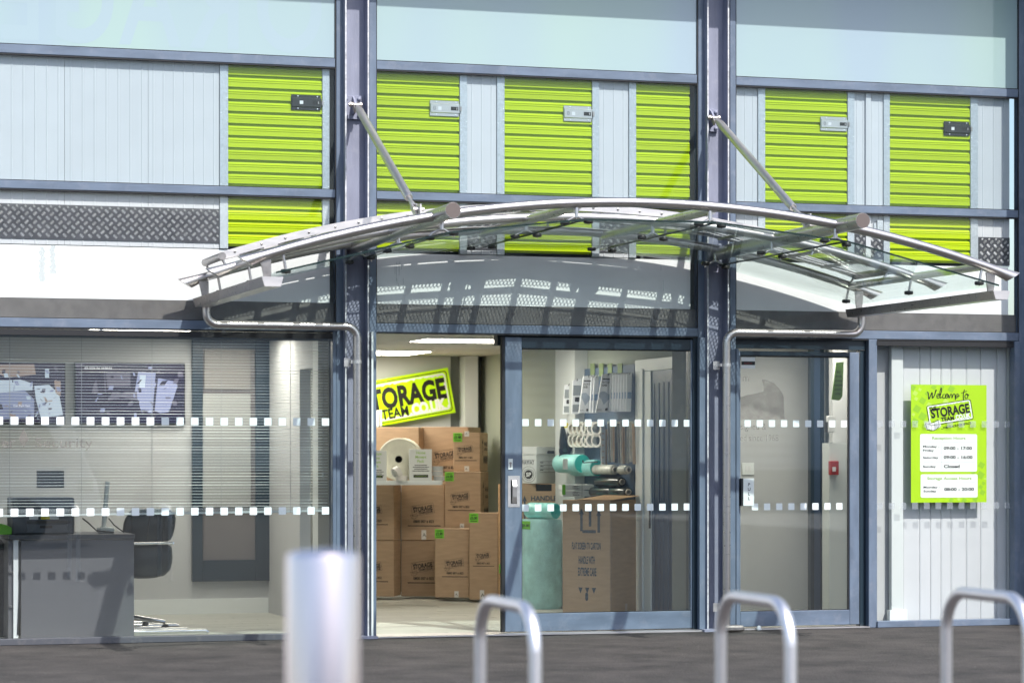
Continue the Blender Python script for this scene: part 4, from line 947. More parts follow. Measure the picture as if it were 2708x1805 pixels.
for (xa, xc, ya, lab, lines) in ((836, 888, 1034, 'white premium home movers pack card with green title at the left of the shelf', ('Premium', 'Home', 'Movers', 'Pack')), (941, 992, 1031, 'white home movers pack card with green title right of the foam core', ('Home', 'Movers', 'Pack'))):
    Y = SHY + .05; a = P(xa, ya, Y); c = P(xc, 1102, Y); t = thing('pack_card', lab, 'card', ((a.x + c.x) / 2, Y, sz), 0, 'movers pack cards')
    b = MB(); b.box(a.x, c.x, Y, Y + .03, sz, a.z); build(b, 'board', M['white_card'], t, bevel=.002)
    H = a.z - sz; xm = (a.x + c.x) / 2; b = MB()
    for k, s_ in enumerate(lines): b.text(s_, xm, a.z - H * (.15 + .135 * k), H * .085, yface(Y - .001), al='c', bold=.02)
    build(b, 'title', M['poster_green_text'], t)
    b = MB(); z = a.z - H * (.15 + .135 * (len(lines) - 1)) - H * .1
    for k in range(4): wv = (c.x - a.x) * (.28, .36, .30, .38)[k]; b.rect(xm - wv, xm + wv, z - k * H * .06, z - k * H * .06 + H * .022, yface(Y - .001))
    build(b, 'small_print', M['ink'], t)
    b = MB(); b.rect(xm - (c.x - a.x) * .33, xm + (c.x - a.x) * .33, sz + H * .10, sz + H * .19, yface(Y - .001)); pnl = build(b, 'black_panel', M['print_black'], t)
    b = MB(); b.text('ENQUIRE INSTORE', xm, sz + H * .125, H * .04, yface(Y - .0016), al='c', w=(c.x - a.x) * .55); build(b, 'panel_print', M['poster_green_text'], t)
def tape_roll(label, c, ax, r=.05, w=.048, m='tape_white', group='tape rolls', prt=False):
    t = thing('tape_roll', label, 'tape', tuple(c), 0, group)
    b = MB(); b.lathe([(r * .76, 0), (r, 0), (r, w), (r * .76, w)], c, ax, 24); build(b, 'tape', M[m], t, smooth=40)
    b = MB(); b.lathe([(r * .755, 0), (r * .76 - .003, 0), (r * .76 - .003, w), (r * .755, w)], c, ax, 24); build(b, 'core', M['core'] if m != 'tape_white' else M['white_card'], t, smooth=40)
    if prt:
        b = MB(); axv = Vector(ax).normalized()
        for k in range(3):
            a_ = R(200 + k * 25); 
            b.lathe([(r + .0006, w * (.15 + .28 * k)), (r + .0006, w * (.30 + .28 * k))], c, ax, 24)
        build(b, 'print_bands', M['pack_grey'], t)
    return t
c = P(905, 1090, SHY + .02); tape_roll('white tape roll leaning on the flat roll in front of the foam', (c.x, SHY + .0, sz + .062), (.8, .25, .45), .055, .05, group=None)
c = P(923, 1100, SHY - .0); tape_roll('white tape roll lying flat before the foam roll', (c.x, SHY + .01, sz), (0, 0, 1), .055, .046, group=None)
for k in range(3):
    c = P(1006 + (k == 0) * 3, 1100, SHY + .05); tape_roll(('bottom', 'middle', 'top')[k] + ' roll of the small printed tape stack at the shelf end', (c.x - .0, SHY + .06, sz + k * .045), (0, 0, 1), .05, .042, prt=True, group='stacked printed tape rolls')

# ---- right part of the shop
# archive box
c = P(1232, 1110, 4.25)
def corner_box(label, xl, xc, xr, yt, yb, Y, m, rot1=R(-27), name='cardboard_box', group=None, cat='box'):
    """vertical edge nearest the viewer at xc; faces run left to xl and right to xr"""
    o = P(xc, yb, Y); zt = PZ(xc, yt, Y)
    # left face runs along direction rot1+180, right face along rot1+90
    L1 = along(xl, o.x, o.y, rot1 + math.pi); L2 = along(xr, o.x, o.y, rot1 + R(90))
    if not 0 < L1 < 1.2: L1 = .4
    if not 0 < L2 < 1.4: L2 = .5
    o.z = max(o.z, FZ); t = thing(name, label, cat, (o.x, o.y, o.z), rot1, group)
    b = MB(); b.box(-L1, 0, 0, L2, 0, zt - o.z); build(b, 'carton', M[m], t, local=True, bevel=.004)
    return t, L1, L2, zt - o.z
t, L1, L2, H = corner_box('white archive box with a lid, a hand hole and a round black stamp', 1190, 1232, 1283, 1026, 1110, 3.35, 'white_card', R(-42), name='archive_box')
b = MB(); b.box(-L1 - .006, .006, -.006, L2 + .006, H * .79, H + .004); build(b, 'lid', M['white_card'], t, local=True, bevel=.003)
ml = lambda u, v: Vector((u, -.0015, v)); mrr = lambda u, v: Vector((.0015, u, v))
b = MB(); b.text('STOWAWAY', -.02, H * .52, .045, ml, al='r', w=L1 * 1.1, bold=.02); cxm = -L1 * .42
for r0, r1 in ((.072, .069), (.052, .049)): b.rring(cxm - r0, cxm + r0, H * .25 - r0, H * .25 + r0, r0, r0 - r1, ml)
b.rrect(cxm - .04, cxm + .04, H * .25 - .04, H * .25 + .04, .04, ml); build(b, 'printed_stamp', M['ink'], t, local=True)
b = MB(); b.text('SP', cxm, H * .25 - .018, .036, lambda u, v: Vector((u, -.0026, v)), al='c', bold=.03); build(b, 'stamp_letters', M['print_white'], t, local=True)
mr3 = lambda u, v: Vector((.0075, u, v))
b = MB(); b.rrect(L2 * .45, L2 * .78, H * .82, H * .9, .015, mr3); build(b, 'hand_hole', M['slot_black'], t, local=True)
b = MB(); 
for k in range(4): b.rect(L2 * .15, L2 * .9, H * (.30 + .1 * k), H * (.30 + .1 * k) + .003, mrr)
for u in (.15, .55, .9): b.rect(L2 * u, L2 * u + .003, H * .30, H * .60, mrr)
for k in range(3): b.rect(L2 * .17, L2 * .3, H * (.36 + .1 * k), H * (.36 + .1 * k) + .008, mrr)
build(b, 'address_grid', M['ink'], t, local=True)
t, wdt, h, dp_ = carton('brown box printed HANDLE with a dark hand hole under the archive box', 1196, 1281, None, 1110.5, 1389, 3.4, rot=R(0), depth=.4, seam=False, group=None)
mpb = lambda u, v: Vector((u, -.0015, v))
def bu(xd): return P(xd, 1100, 3.4).x - wm(t).translation.x
def bv(yd): return PZ(1240, yd, 3.4) - wm(t).translation.z
b = MB(); b.text('HANDLE', bu(1219.5), bv(1149), bv(1138) - bv(1149), mpb, w=bu(1279) - bu(1219.5), bold=.03); b.quad([mpb(bu(1200), bv(1150)), mpb(bu(1210), bv(1150)), mpb(bu(1204.5), bv(1137))]); b.rect(bu(1203), bu(1207), bv(1200), bv(1150), mpb); build(b, 'printed_marks', M['ink_blue'], t, local=True)
b = MB(); b.rect(bu(1231), bu(1267), bv(1127), bv(1111.5), mpb); build(b, 'hand_hole', M['slot_black'], t, local=True)
# bubble wrap
BX = P(1248, 1394, 3.0); s_ = (P(1293, 1394, 3.0).x - P(1202, 1394, 3.0).x) / 2 * .985; zt_ = PZ(1248, 1192, 2.9)
t = thing('bubble_wrap_roll', 'tall pale turquoise bubble wrap roll standing on the floor with a green price label', 'roll', (BX.x, 3.05, FZ))
b = MB(); pr = [(0, 0), (s_ * .96, 0)]
for k in range(26):
    z = (zt_ - FZ) * k / 25; pr.append((s_ * (1 - .012 * random.random() - (.04 if k in (0, 25) else 0)), z))
pr.append((0, zt_ - FZ)); b.lathe(pr, (BX.x, 3.05, FZ), (0, 0, 1), 40); build(b, 'wrap', M['bubble'], t, smooth=50)
b = MB(); me = None
yy0 = 3.05
for i in range(26):
    for j in range(58):
        a = R(-115 + i * 5.0 + (j % 2) * 2.5); z = FZ + .03 + j * (zt_ - .06) / 58
        cx_, cy_ = BX.x + math.cos(a) * s_ * .99, yy0 + math.sin(a) * s_ * .99
        d = Vector((math.cos(a), math.sin(a), 0)); tt = Vector((-d.y, d.x, 0)); c = Vector((cx_, cy_, z)); r_ = .0065
        b.add([c + tt * r_, c + Vector((0, 0, r_)), c - tt * r_, c - Vector((0, 0, r_)), c + d * .004], [(0, 1, 4), (1, 2, 4), (2, 3, 4), (3, 0, 4)])
build(b, 'bubbles', M['bubble'], t, kind='stuff', smooth=80)
c0, c1 = P(1212, 1216, 2.79), P(1229, 1197, 2.79)
b = MB(); yl = 3.05 - s_ * 1.0; 
def cyl_mp(d): 
    def f(u, v):
        dx_ = max(min((u - BX.x) / s_, .98), -.98); return Vector((u, 3.05 - s_ * math.sqrt(1 - dx_ * dx_) - d, v))
    return f
b.add([cyl_mp(.008)(c0.x + (c1.x - c0.x) * i / 4, z) for z in (c0.z, c1.z) for i in range(5)], [(i, i + 1, i + 6, i + 5) for i in range(4)]); build(b, 'price_label', M['tag_green'], t)
b = MB(); b.text('£20.00', (c0.x + c1.x) / 2, c0.z + .022, .022, cyl_mp(.011), al='c', w=(c1.x - c0.x) * .85, bold=.03); build(b, 'price_print', M['print_black'], t)
t = thing('bubble_wrap_roll', 'short bubble wrap roll with teal ends lying on top of the tall roll', 'roll', (BX.x, 3.05, zt_))
a = P(1222, 1171, 3.0); c = P(1276, 1171, 2.85); rs_ = (PZ(1250, 1152, 3) - PZ(1250, 1190, 3)) / 2; dv = (Vector((c.x, 2.84, 0)) - Vector((a.x, 3.12, 0))); ln = dv.length
b = MB(); b.lathe([(0, 0), (rs_ * .8, 0), (rs_, .03), (rs_, ln - .03), (rs_ * .93, ln)], (a.x, 3.12, zt_ + rs_), dv, 28); build(b, 'wrap', M['teal_pale'], t, smooth=50)
b = MB(); b.lathe([(rs_ * .93, ln), (rs_ * .5, ln + .004), (0, ln - .004)], (a.x, 3.12, zt_ + rs_), dv, 28); build(b, 'roll_end', M['teal'], t, smooth=50)
# television carton
t, L1, L2, H = corner_box('big flat screen TV carton leaning open at the top with blue printing', 1292, 1402, 1460, 1148, 1428, 1.2, 'card', R(-50), name='television_carton', cat='box')
bz = (D.objects[t.name]); 
b = MB(); b.box(.0008, .004, .02, L2 - .002, .004, H - .004); build(b, 'side_face', M['card_light'], t, local=True)
b = MB(); b.prism([(0, 0), (L2 + .02, .03), (L2 + .02, .034), (0, .004)], lambda a, bb, c: Vector((c, a, H + bb)), -L1 * .7, .03); build(b, 'flap', M['card_light'], t, local=True)
mt_ = lambda u, v: Vector((u, -.0015, v)); b = MB()
for u, v0, v1 in ((-.60, .80, .92), (-.42, .84, .95), (-.24, .79, .91)):
    x = L1 * u; b.rect(x - .012, x + .012, H * (v0 - .06), H * (v1 - .03), mt_); b.quad([mt_(x - .024, H * (v1 - .04)), mt_(x + .024, H * (v1 - .04)), mt_(x, H * (v1 + .01))])
b.rect(L1 * -.58, L1 * -.30, H * .725, H * .75, mt_)
b.text('FLAT SCREEN TV CARTON', -L1 * .80, H * .59, H * .055, mt_, w=L1 * .60, bold=.03); b.text('HANDLE WITH', -L1 * .66, H * .47, H * .06, mt_, w=L1 * .34, bold=.03); b.text('EXTREME CARE', -L1 * .67, H * .37, H * .065, mt_, w=L1 * .38, bold=.03)
for k in range(3): x = -L1 * (.62 - .14 * k); b.quad([mt_(x - .02, H * .27), mt_(x + .02, H * .27), mt_(x, H * .22)])
b.rrect(-L1 * .52, -L1 * .46, H * .16, H * .23, .015, mt_)
build(b, 'printed_marks', M['ink_blue'], t, local=True)
mt2 = lambda u, v: Vector((.0055, u, v)); b = MB(); b.rect(L2 * .55, L2 * .95, .01, .05, mt2); b.rect(L2 * .55, L2 * .65, .05, .13, mt2); build(b, 'tape_piece', M['parcel_tape'], t, local=True)

def YW(xd, off=.06, Y=99): return min(Y, PXplane(xd, 1000, WX - off).y)
# pegboard on the side wall with hanging goods
WXs = WX - .03
pa, pb_ = PXplane(1345, 850, WXs), PXplane(1457, 832, WXs)
t = thing('pegboard', 'dark blue display panel on the side wall carrying the hanging packs', 'display panel', (WXs, (pa.y + pb_.y) / 2, 1.2))
b = MB(); b.box(WXs, WX - .001, pb_.y, pa.y + .25, .55, 2.11); build(b, 'panel', M['peg_blue'], t)
for xd in (1361, 1381, 1401, 1424):
    c = PXplane(xd, 845, WXs - .004); b = MB(); b.box(WXs - .006, WXs - .001, c.y - .055, c.y + .055, c.z - .10 + .03, c.z + .04); build(b, 'price_label', mat('faded_green', (.20, .27, .10), .6) if 'faded_green' not in M else M['faded_green'], t)
hooks = MB()
def hang(xa, xc, yt, yb, Y, lean, label, m, extra=None, group='hanging cover packs'):
    Y = YW(xc, .05 + lean, Y); a = P(xa, yt, Y); c = P(xc, yb, Y); t = thing('cover_pack', label, 'pack', ((a.x + c.x) / 2, Y, a.z), 0, group)
    q = [(a.x + lean, a.z), (c.x + lean, a.z + .015), (c.x, c.z), (a.x, c.z)]
    b = MB(); b.prism(q, lambda u, v, w_: Vector((u, w_, v)), Y, Y + .012); build(b, 'pouch', M[m], t, bevel=.002)
    def mp(u, v): return Vector((a.x + (c.x - a.x) * u + lean * v, Y - .0015, c.z + (a.z - c.z) * v))
    if extra: extra(mp, t)
    b = MB(); x = a.x + lean + (c.x - a.x) * .45; b.tube([(x, Y - .02, a.z + .01), (x, Y + .01, a.z - .01), (x + .03, Y + .14, a.z + .0)], .004, 5); build(b, 'hook', M['black_plastic'], t)
    return t
def ex_sofa(mp, t):
    b = MB(); b.rect(.06, .94, .55, .85, mp); b.rect(.06, .94, .06, .28, mp); build(b, 'print_field', M['pack_grey'], t)
    b = MB(); b.rect(.7, .94, .04, .15, lambda u, v: mp(u, v) + Vector((0, -.001, 0))); b.rrect(.3, .8, .36, .5, .02, lambda u, v: mp(u, v) + Vector((0, -.001, 0))); build(b, 'print_mark', M['ink'], t)
def ex_matt(title):
    def f(mp, t):
        b = MB(); b.rect(.08, .92, .86, .895, mp); b.text(title[0], .1, .76, .06, mp, w=.62); b.text(title[1], .1, .685, .05, mp, w=.4, bold=.03); b.rrect(.66, .84, .05, .12, .02, mp); b.text('REMOVALS', .08, .06, .03, mp, w=.35); build(b, 'print', M['ink'], t)
        b = MB(); pts = [(.04, .52)] + [(u, .50 + .06 * math.sin(u * 5)) for u in (.2, .4, .6, .8, .96)] + [(.96, .40), (.75, .32), (.5, .2), (.25, .34), (.04, .42)]
        b.quad([mp(*p) for p in pts]); build(b, 'picture', mat('pack_pic', (.45, .52, .62), .4) if 'pack_pic' not in M else M['pack_pic'], t)
    return f
def ex_edge(mp, t):
    b = MB(); b.rect(.2, .95, .35, .52, mp); build(b, 'picture', M['pack_blue'], t)
hang(1293, 1314, 884, 951, 3.0, .015, 'grey clear sofa cover pack at the left end of the top row', 'pack_white', ex_sofa, None)
hang(1313, 1333, 873, 950, 2.8, .012, 'second grey clear cover pack from the left of the top row', 'pack_white', ex_sofa, None)
for k in range(7):
    xa = 1349 + (k % 3) * 6 if k < 3 else 1392 + (k - 3) * 7
for k in range(3): hang(1348 + k * 6.5, 1361 + k * 6, 865, 948, 2.75 + .03 * k - .0, .015, 'thin white and blue pack edge behind the first printed cover pack', 'pack_white', ex_edge, 'pack edges behind the first printed cover pack')
hang(1329, 1354, 864, 948, 2.62, .045, 'white printed cover pack leaning in the middle of the top row', 'pack_white', ex_matt(('SOFA', 'COVER')), None)
for k in range(8): hang(1393 + k * 6.3, 1409 + k * 5.8, 861 - k * .4, 945, 2.45 + .02 * k - k * .06, .01, 'thin white and blue pack edge right of the mattress cover pack', 'pack_white', ex_edge, 'pack edges right of the mattress cover pack')
hang(1368, 1399, 859, 947, 2.30, .06, 'white mattress cover pack with grey lettering in the top row', 'pack_white', ex_matt(('MATTRESS', 'COVER')), None)
# tape rolls on hooks
for r_ in range(2):
    for k in range(6):
        xd = (1314.5, 1324, 1334, 1346, 1357, 1369)[k]; yd = 984 if r_ == 0 else 1011; Y = 2.75 - .07 * k
        if r_ == 0 and k == 4: xd = 1359
        Y = YW(xd + 8, .08, Y); c = P(xd, yd, Y); rr_ = .062 if k > 2 else .06
        tape_roll(('upper' if r_ == 0 else 'lower') + ' row ' + ('brown hanging tape roll' if k < 3 else 'white printed hanging tape roll') + (', leftmost', ', second from the left', ', third from the left', ', first of the white ones', ', second of the white ones', ', right end')[k],
                  c, (.88, .45, 0), rr_, .05, 'film_clear' if k < 3 else 'tape_white', 'tape rolls hanging on the display', prt=k > 2)
for yd in (978, 1003):
    a = P(1312, yd, YW(1312, .12)); c = P(1376, yd, YW(1376, .07)); b = MB(); b.tube([a, c], .004, 6); tag(build(b, 'display_hook', M['black_plastic']), 'black wire hook running through the ' + ('upper' if yd < 990 else 'lower') + ' row of tape rolls', 'hook', 'display hooks')
# gloves
c = P(1300, 1012, 2.95); t = thing('work_gloves', 'pair of dark grey work gloves hanging left of the tape rolls', 'gloves', tuple(c))
for s_, dx in ((-1, -.03), (1, .04)):
    b = MB(); b.lathe([(.012, .13), (.022, .10), (.034, .04), (.046, -.02), (.046, -.07), (.03, -.1), (0, -.105)], (c.x + dx, 2.95 + dx, c.z + .0), (0.1 * s_, 0, 1), 12); gl_ = build(b, 'palm', M['film_black'], t, smooth=60)
    for k in range(4):
        x = c.x + dx - .036 + k * .023; b = MB(); b.tube([(x, 2.945 + dx, c.z - .07), (x - .004 * s_, 2.94 + dx, c.z - .12), (x - .012 + .003 * k, 2.945 + dx, c.z - .165 + abs(k - 1.5) * .008)], [.013, .012, .008], 8); build(b, 'finger', M['film_black'], gl_, smooth=60)
    b = MB(); b.tube([(c.x + dx - .04 * s_, 2.94 + dx, c.z - .0), (c.x + dx - .065 * s_, 2.93 + dx, c.z - .05), (c.x + dx - .06 * s_, 2.93 + dx, c.z - .09)], [.014, .012, .008], 8); build(b, 'thumb', M['film_black'], gl_, smooth=60)
b = MB(); b.lathe([(.018, 0), (.022, .03), (.01, .045)], (c.x, 2.94, c.z + .115), (0, 0, 1), 8); build(b, 'cuff_tag', M['yellow'], t)
# hanging strips
random.seed(5)
t = thing('striped_card', 'pale card strip with orange bars hanging beside the tape rolls', 'card', tuple(P(1386, 1020, 2.1)))
YS = YW(1393, .05)
a, c = P(1380.5, 985, YS), P(1390.5, 1068, YS)
b = MB(); b.box(a.x, c.x, YS, YS + .006, c.z, a.z); build(b, 'card', M['white_card'], t)
for k in range(6): b = MB(); z = c.z + (a.z - c.z) * (.04 + k * .165); b.box(a.x + .008, c.x - .012, YS - .003, YS - .0003, z, z + .009); build(b, 'bar', M['wood_strip'], t)
b = MB(); b.box(c.x + .0, c.x + .02, YS + .007, YS + .02, c.z, a.z); build(b, 'wood_edge', M['wood_strip'], t)
for k in range(11):
    xd = 1396 + k * 5.6; Yk = YW(xd + 6, .05); a = P(xd, 972, Yk); c = P(xd + random.uniform(-1, 3), 1066 - random.uniform(0, 6), Yk)
    t = thing('hanging_strip', ('leftmost ' if k == 0 else 'rightmost ' if k == 10 else '') + 'long thin clear and silver strip pack hanging below the cover packs', 'strip pack', tuple(a), 0, 'silver strip packs on the display')
    b = MB(); w_ = .026; q = [(a.x, a.z), (a.x + w_ * .8, a.z), (c.x + w_, c.z), (c.x, c.z)]; Y = a.y
    b.prism(q, lambda u, v, w2: Vector((u, w2, v)), Y, Y + .008); build(b, 'strip', M[('strip_metal', 'film_clear', 'wood_strip', 'strip_metal')[k % 4]], t)
    b = MB(); b.box(a.x, a.x + w_ * .8, Y - .002, Y + .01, a.z, a.z + .02); build(b, 'header', M['film_clear'], t)
# rolls on brackets
def long_roll(name, label, xa, xb2, yd, rd, Ya, Yb, m, endm, hole=True, group=None, extra=None):
    Yb = YW(xb2, .08, Yb); Ya = max(YW(xa, .10, Ya), Yb + .02); a = P(xa, yd, Ya); c = P(xb2, yd + (0), Yb); r_ = abs(PZ(xa, yd - rd, Yb) - PZ(xa, yd + rd, Yb)) / 2; dv = c - a; ln = dv.length
    t = thing(name, label, 'roll', tuple(a), 0, group)
    b = MB(); b.lathe([(0, 0), (r_ * .9, 0), (r_, .012), (r_, ln - .012), (r_ * .95, ln)], a, dv, 28); build(b, 'wrap', M[m], t, smooth=50)
    if hole:
        b = MB(); b.lathe([(r_ * .95, ln), (r_ * .62, ln + .001)], a, dv, 28); build(b, 'wrap_end', M[m], t)
        b = MB(); b.lathe([(r_ * .62, ln + .001), (r_ * .60, ln + .02), (r_ * .44, ln + .02), (r_ * .44, ln - .1), (0, ln - .1)], a, dv, 24); build(b, 'core', M[endm], t, smooth=40)
        b = MB(); b.lathe([(r_ * .43, ln - .06), (0, ln - .06)], a, dv, 20); build(b, 'core_hole', M['slot_black'], t)
    else:
        b = MB(); b.lathe([(r_ * .95, ln), (r_ * .4, ln + .004), (0, ln - .01)], a, dv, 28); build(b, 'roll_end', M[endm], t, smooth=50)
    return t, a, dv, r_
long_roll('bubble_wrap_roll', 'second teal bubble wrap roll half hidden behind the hanging one', 1320, 1372, 1074, 19, 3.1, 2.55, 'teal_pale', 'teal', False)
t, a, dv, r_ = long_roll('bubble_wrap_roll', 'fat pale turquoise bubble wrap roll with a teal end on a wall bracket', 1286, 1338, 1064, 21.5, 3.0, 2.55, 'teal_pale', 'teal', False)
c0, c1 = P(1293, 1077, 2.6), P(1304, 1053, 2.6); b = MB(); b.box(c0.x, c1.x, 2.60, 2.604, c0.z, c1.z); 
for i in range(len(b.v)): pass
build(b, 'label', M['tape_white'], t)
b = MB(); b.tube([P(1340, 1062, 2.45), P(1372, 1060, 2.15)], .006, 6); b.tube([P(1340, 1062, 2.45), P(1338, 1056, 2.45)], .006, 6); tag(build(b, 'wall_bracket', M['black_plastic']), 'black wire bracket holding the fat bubble wrap roll', 'bracket')
long_roll('stretch_film_roll', 'clear stretch film roll nearest the bubble wrap', 1368, 1412, 1078, 11.5, 2.4, 2.0, 'film_clear', 'core')
long_roll('stretch_film_roll', 'clear stretch film roll at the right end of its bracket', 1425, 1442, 1078, 10.5, 2.1, 1.9, 'film_clear', 'core')
long_roll('stretch_film_roll', 'black stretch film roll, upper one of the three', 1373, 1428, 1106, 11, 2.4, 1.9, 'film_black', 'core')
long_roll('stretch_film_roll', 'black stretch film roll at the right end, lower row', 1405, 1442, 1129, 11, 2.3, 1.85, 'film_black', 'core')
long_roll('stretch_film_roll', 'black stretch film roll pushed into the white cartons', 1362, 1414, 1129, 12, 2.4, 1.98, 'film_black', 'core')
for k, (ya, yb2) in enumerate(((1112, 1124.5), (1126.5, 1139.5))):
    Y = YW(1368, .06) + .02; a, c = P(1291 + k * 2, ya, Y), P(1368, yb2, Y); t = thing('film_carton', ('upper' if k == 0 else 'lower') + ' white open carton holding the black film roll', 'box', ((a.x + c.x) / 2, Y, c.z), 0, 'white film cartons')
    b = MB(); b.prism([(a.x, c.z), (c.x - .12, c.z), (c.x, c.z + .005), (c.x - .02, a.z), (a.x, a.z)], lambda u, v, w2: Vector((u, w2, v)), Y, Y + .10); build(b, 'carton', M['white_card'], t, bevel=.003)
    b = MB(); b.box(c.x - .125, c.x - .122, Y - .001, Y, c.z, a.z); b.text('SELF', c.x - .2, (a.z + c.z) / 2 + .0, .016, yface(Y - .0012)); b.text('PACK', c.x - .2, (a.z + c.z) / 2 - .018, .014, yface(Y - .0012)); b.rring(c.x - .207, c.x - .14, c.z + .012, a.z - .01, .004, .002, yface(Y - .0012)); build(b, 'print', M['ink'], t)
    if k == 0: b = MB(); b.rect(a.x, a.x + .03, c.z - .04, a.z, yface(Y - .002)); build(b, 'price_label', M['tag_green'], t)
# side door in the shop
def SW(xd, yd, X=WX - .002): return PXplane(xd, yd, X)
ya_, yb_ = SW(1466, 1000).y, SW(1592, 1000).y
t = thing('side_door', 'narrow dark blue door in a moulded white frame on the shop side wall', 'door', (WX, (ya_ + yb_) / 2, 0))
yi0, yi1 = SW(1502, 1000).y, SW(1557, 1000).y; zt2 = SW(1560, 817).z; zt1 = SW(1560, 846).z
for (p0, p1, nm) in ((ya_, yi0, 'jamb'), (yi1, yb_, 'jamb')):
    b = MB(); b.box(WX - .03, WX - .001, min(p0, p1), max(p0, p1), FZ, zt1); build(b, nm, M['white_gloss'], t, bevel=.004)
    b = MB(); m_ = (p0 + p1) / 2; b.box(WX - .045, WX - .031, m_ - .03, m_ + .03, FZ, zt1 + .02); build(b, 'moulding', M['white_gloss'], t, bevel=.005)
b = MB(); b.box(WX - .032, WX - .001, yb_, ya_, zt1, zt2); build(b, 'head', M['white_gloss'], t, bevel=.004)
b = MB(); b.box(WX - .02, WX - .001, yi1, yi0, FZ, zt1); lf = build(b, 'leaf', M['blue_door'], t)
for k in range(5): b = MB(); y_ = yi1 + (yi0 - yi1) * (k + .5) / 5; b.box(WX - .024, WX - .0205, y_ - .012, y_ + .012, FZ + .1, zt1 - .1); build(b, 'rib', M['peg_blue'], lf)
b = MB(); y_ = (ya_ * .35 + yi0 * .65); b.box(WX - .036, WX - .0305, yi0 + .0, yi0 + .03, SW(1495, 1212).z, SW(1495, 1160).z); build(b, 'lock_keep', M['black_plastic'], t)
b = MB(); b.box(WX - .05, WX - .002, .2, yb_ - .002, FZ, CZ); tag(build(b, 'wall_end_casing', M['white_gloss']), kind='structure')

# ------------------------------------------------------------------ office things
# screens
def screen(xa, xc, ya, yc, label, shapes, txt=None, txtpos=None):
    Y = OY - .06; a, c = P(xa, yc, Y), P(xc, ya, Y); t = thing('wall_screen', label, 'screen', ((a.x + c.x) / 2, Y, a.z), 0, 'camera screens on the office wall')
    b = MB(); b.box(a.x, c.x, Y, OY - .001, a.z, c.z); build(b, 'case', M['screen_frame'], t, bevel=.004)
    W, H = c.x - a.x, c.z - a.z
    def mp(d): return lambda u, v: Vector((a.x + W * u, Y - d, c.z - H * v))
    b = MB(); b.rect(.012, .988, .02, .975, mp(.001)); dsp = build(b, 'display', M['screen_a'], t)
    for k, (m, pts) in enumerate(shapes):
        b = MB(); b.quad([mp(.002 + k * .0003)(*p) for p in pts]); build(b, 'picture_patch', M[m], dsp)
    rs = random.Random(int(xc))
    for q in range(46):
        u, v = rs.uniform(.17 if xa < 0 else .03, .93), rs.uniform(.06, .9); du, dv = rs.uniform(.008, .05), rs.uniform(.01, .09); sh = rs.uniform(-.03, .03)
        b = MB(); b.quad([mp(.0055)(u, v), mp(.0055)(u + du, v + sh * .3), mp(.0055)(u + du + sh, v + dv), mp(.0055)(u + sh, v + dv)]); build(b, 'picture_patch', M[rs.choice(('screen_a', 'screen_c', 'screen_c', 'screen_a', 'screen_b') if xa > 0 else ('screen_c', 'screen_b', 'screen_e', 'screen_d', 'screen_a'))], dsp)
    if txt: b = MB(); b.text(txt, txtpos[0], txtpos[1], -.035, mp(.006), w=txtpos[2]); build(b, 'time_stamp', M['screen_text'], dsp)
screen(172, 425.5, 833.5, 973, 'large dark wall screen right of the other, showing blurred camera images',
       [('screen_c', [(.0, .03), (.1, .02), (.02, .1)]), ('screen_c', [(.16, .42), (.19, .27), (.21, .5), (.15, .5)]), ('screen_c', [(.28, .15), (.5, .16), (.5, .38), (.29, .4)]), ('screen_b', [(.57, .15), (.73, .16), (.70, .82), (.60, .8), (.54, .46)]),
        ('screen_c', [(.3, .48), (.56, .47), (.56, .62), (.38, .58), (.3, .62)]), ('screen_b', [(.75, .25), (.9, .3), (.93, .37), (.85, .8), (.77, .82), (.72, .78)]), ('screen_a', [(.4, .56), (.58, .62), (.58, .8), (.4, .68)]), ('screen_d', [(.585, .2), (.64, .2), (.63, .4), (.58, .4)]), ('screen_c', [(.26, .15), (.27, .15), (.28, .5), (.27, .5)])],
       '-02-2025 Fri 10:00:03', (.08, .115, .25))
screen(-40, 150.5, 832.5, 973, 'left wall screen cut by the picture edge, showing a street camera image',
       [('screen_e', [(.2, .04), (.62, .03), (.64, .2), (.3, .25), (.2, .2)]), ('screen_d', [(.2, .3), (.45, .28), (.6, .34), (.6, .45), (.2, .5)]), ('screen_d', [(.75, .1), (.80, .1), (.8, .25), (.75, .25)]), ('screen_b', [(.2, .5), (.5, .45), (.62, .6), (.62, .9), (.2, .92)]), ('screen_d', [(.62, .38), (.8, .36), (.92, .5), (.97, .85), (.7, .9), (.64, .6)]), ('screen_e', [(.86, .3), (.94, .3), (.94, .55), (.88, .5)])],
       'Car Park Exit', (.37, .72, .2))
# dark framed inner window
Y = OY - .05; a, c = P(442, 1335, Y), P(625, 775, Y)
t = thing('inner_window', 'tall dark navy framed glazed panel on the office back wall', 'window', ((a.x + c.x) / 2, Y, a.z))
fw = (c.x - a.x) * .13
b = MB(); b.box(a.x, a.x + fw, Y, OY - .001, a.z, c.z); build(b, 'stile', M['navy_and_shade'], t, bevel=.004)
b = MB(); b.box(c.x - fw * 1.6, c.x, Y, OY - .001, a.z, c.z); build(b, 'stile', M['navy_and_shade'], t, bevel=.004)
b = MB(); b.box(a.x + fw, c.x - fw * 1.6, Y + .002, OY - .001, c.z - .1, c.z); build(b, 'rail', M['navy_and_shade'], t)
b = MB(); b.box(a.x + fw, c.x - fw * 1.6, Y + .002, OY - .001, a.z, a.z + .18); build(b, 'rail', M['navy_and_shade'], t)
b = MB(); b.box(a.x + fw, c.x - fw * 1.6, Y + .03, OY - .001, a.z + .18, c.z - .1); pn = build(b, 'pane', mat('grey_glass', (.15, .14, .145), .15, 0, .6), t)
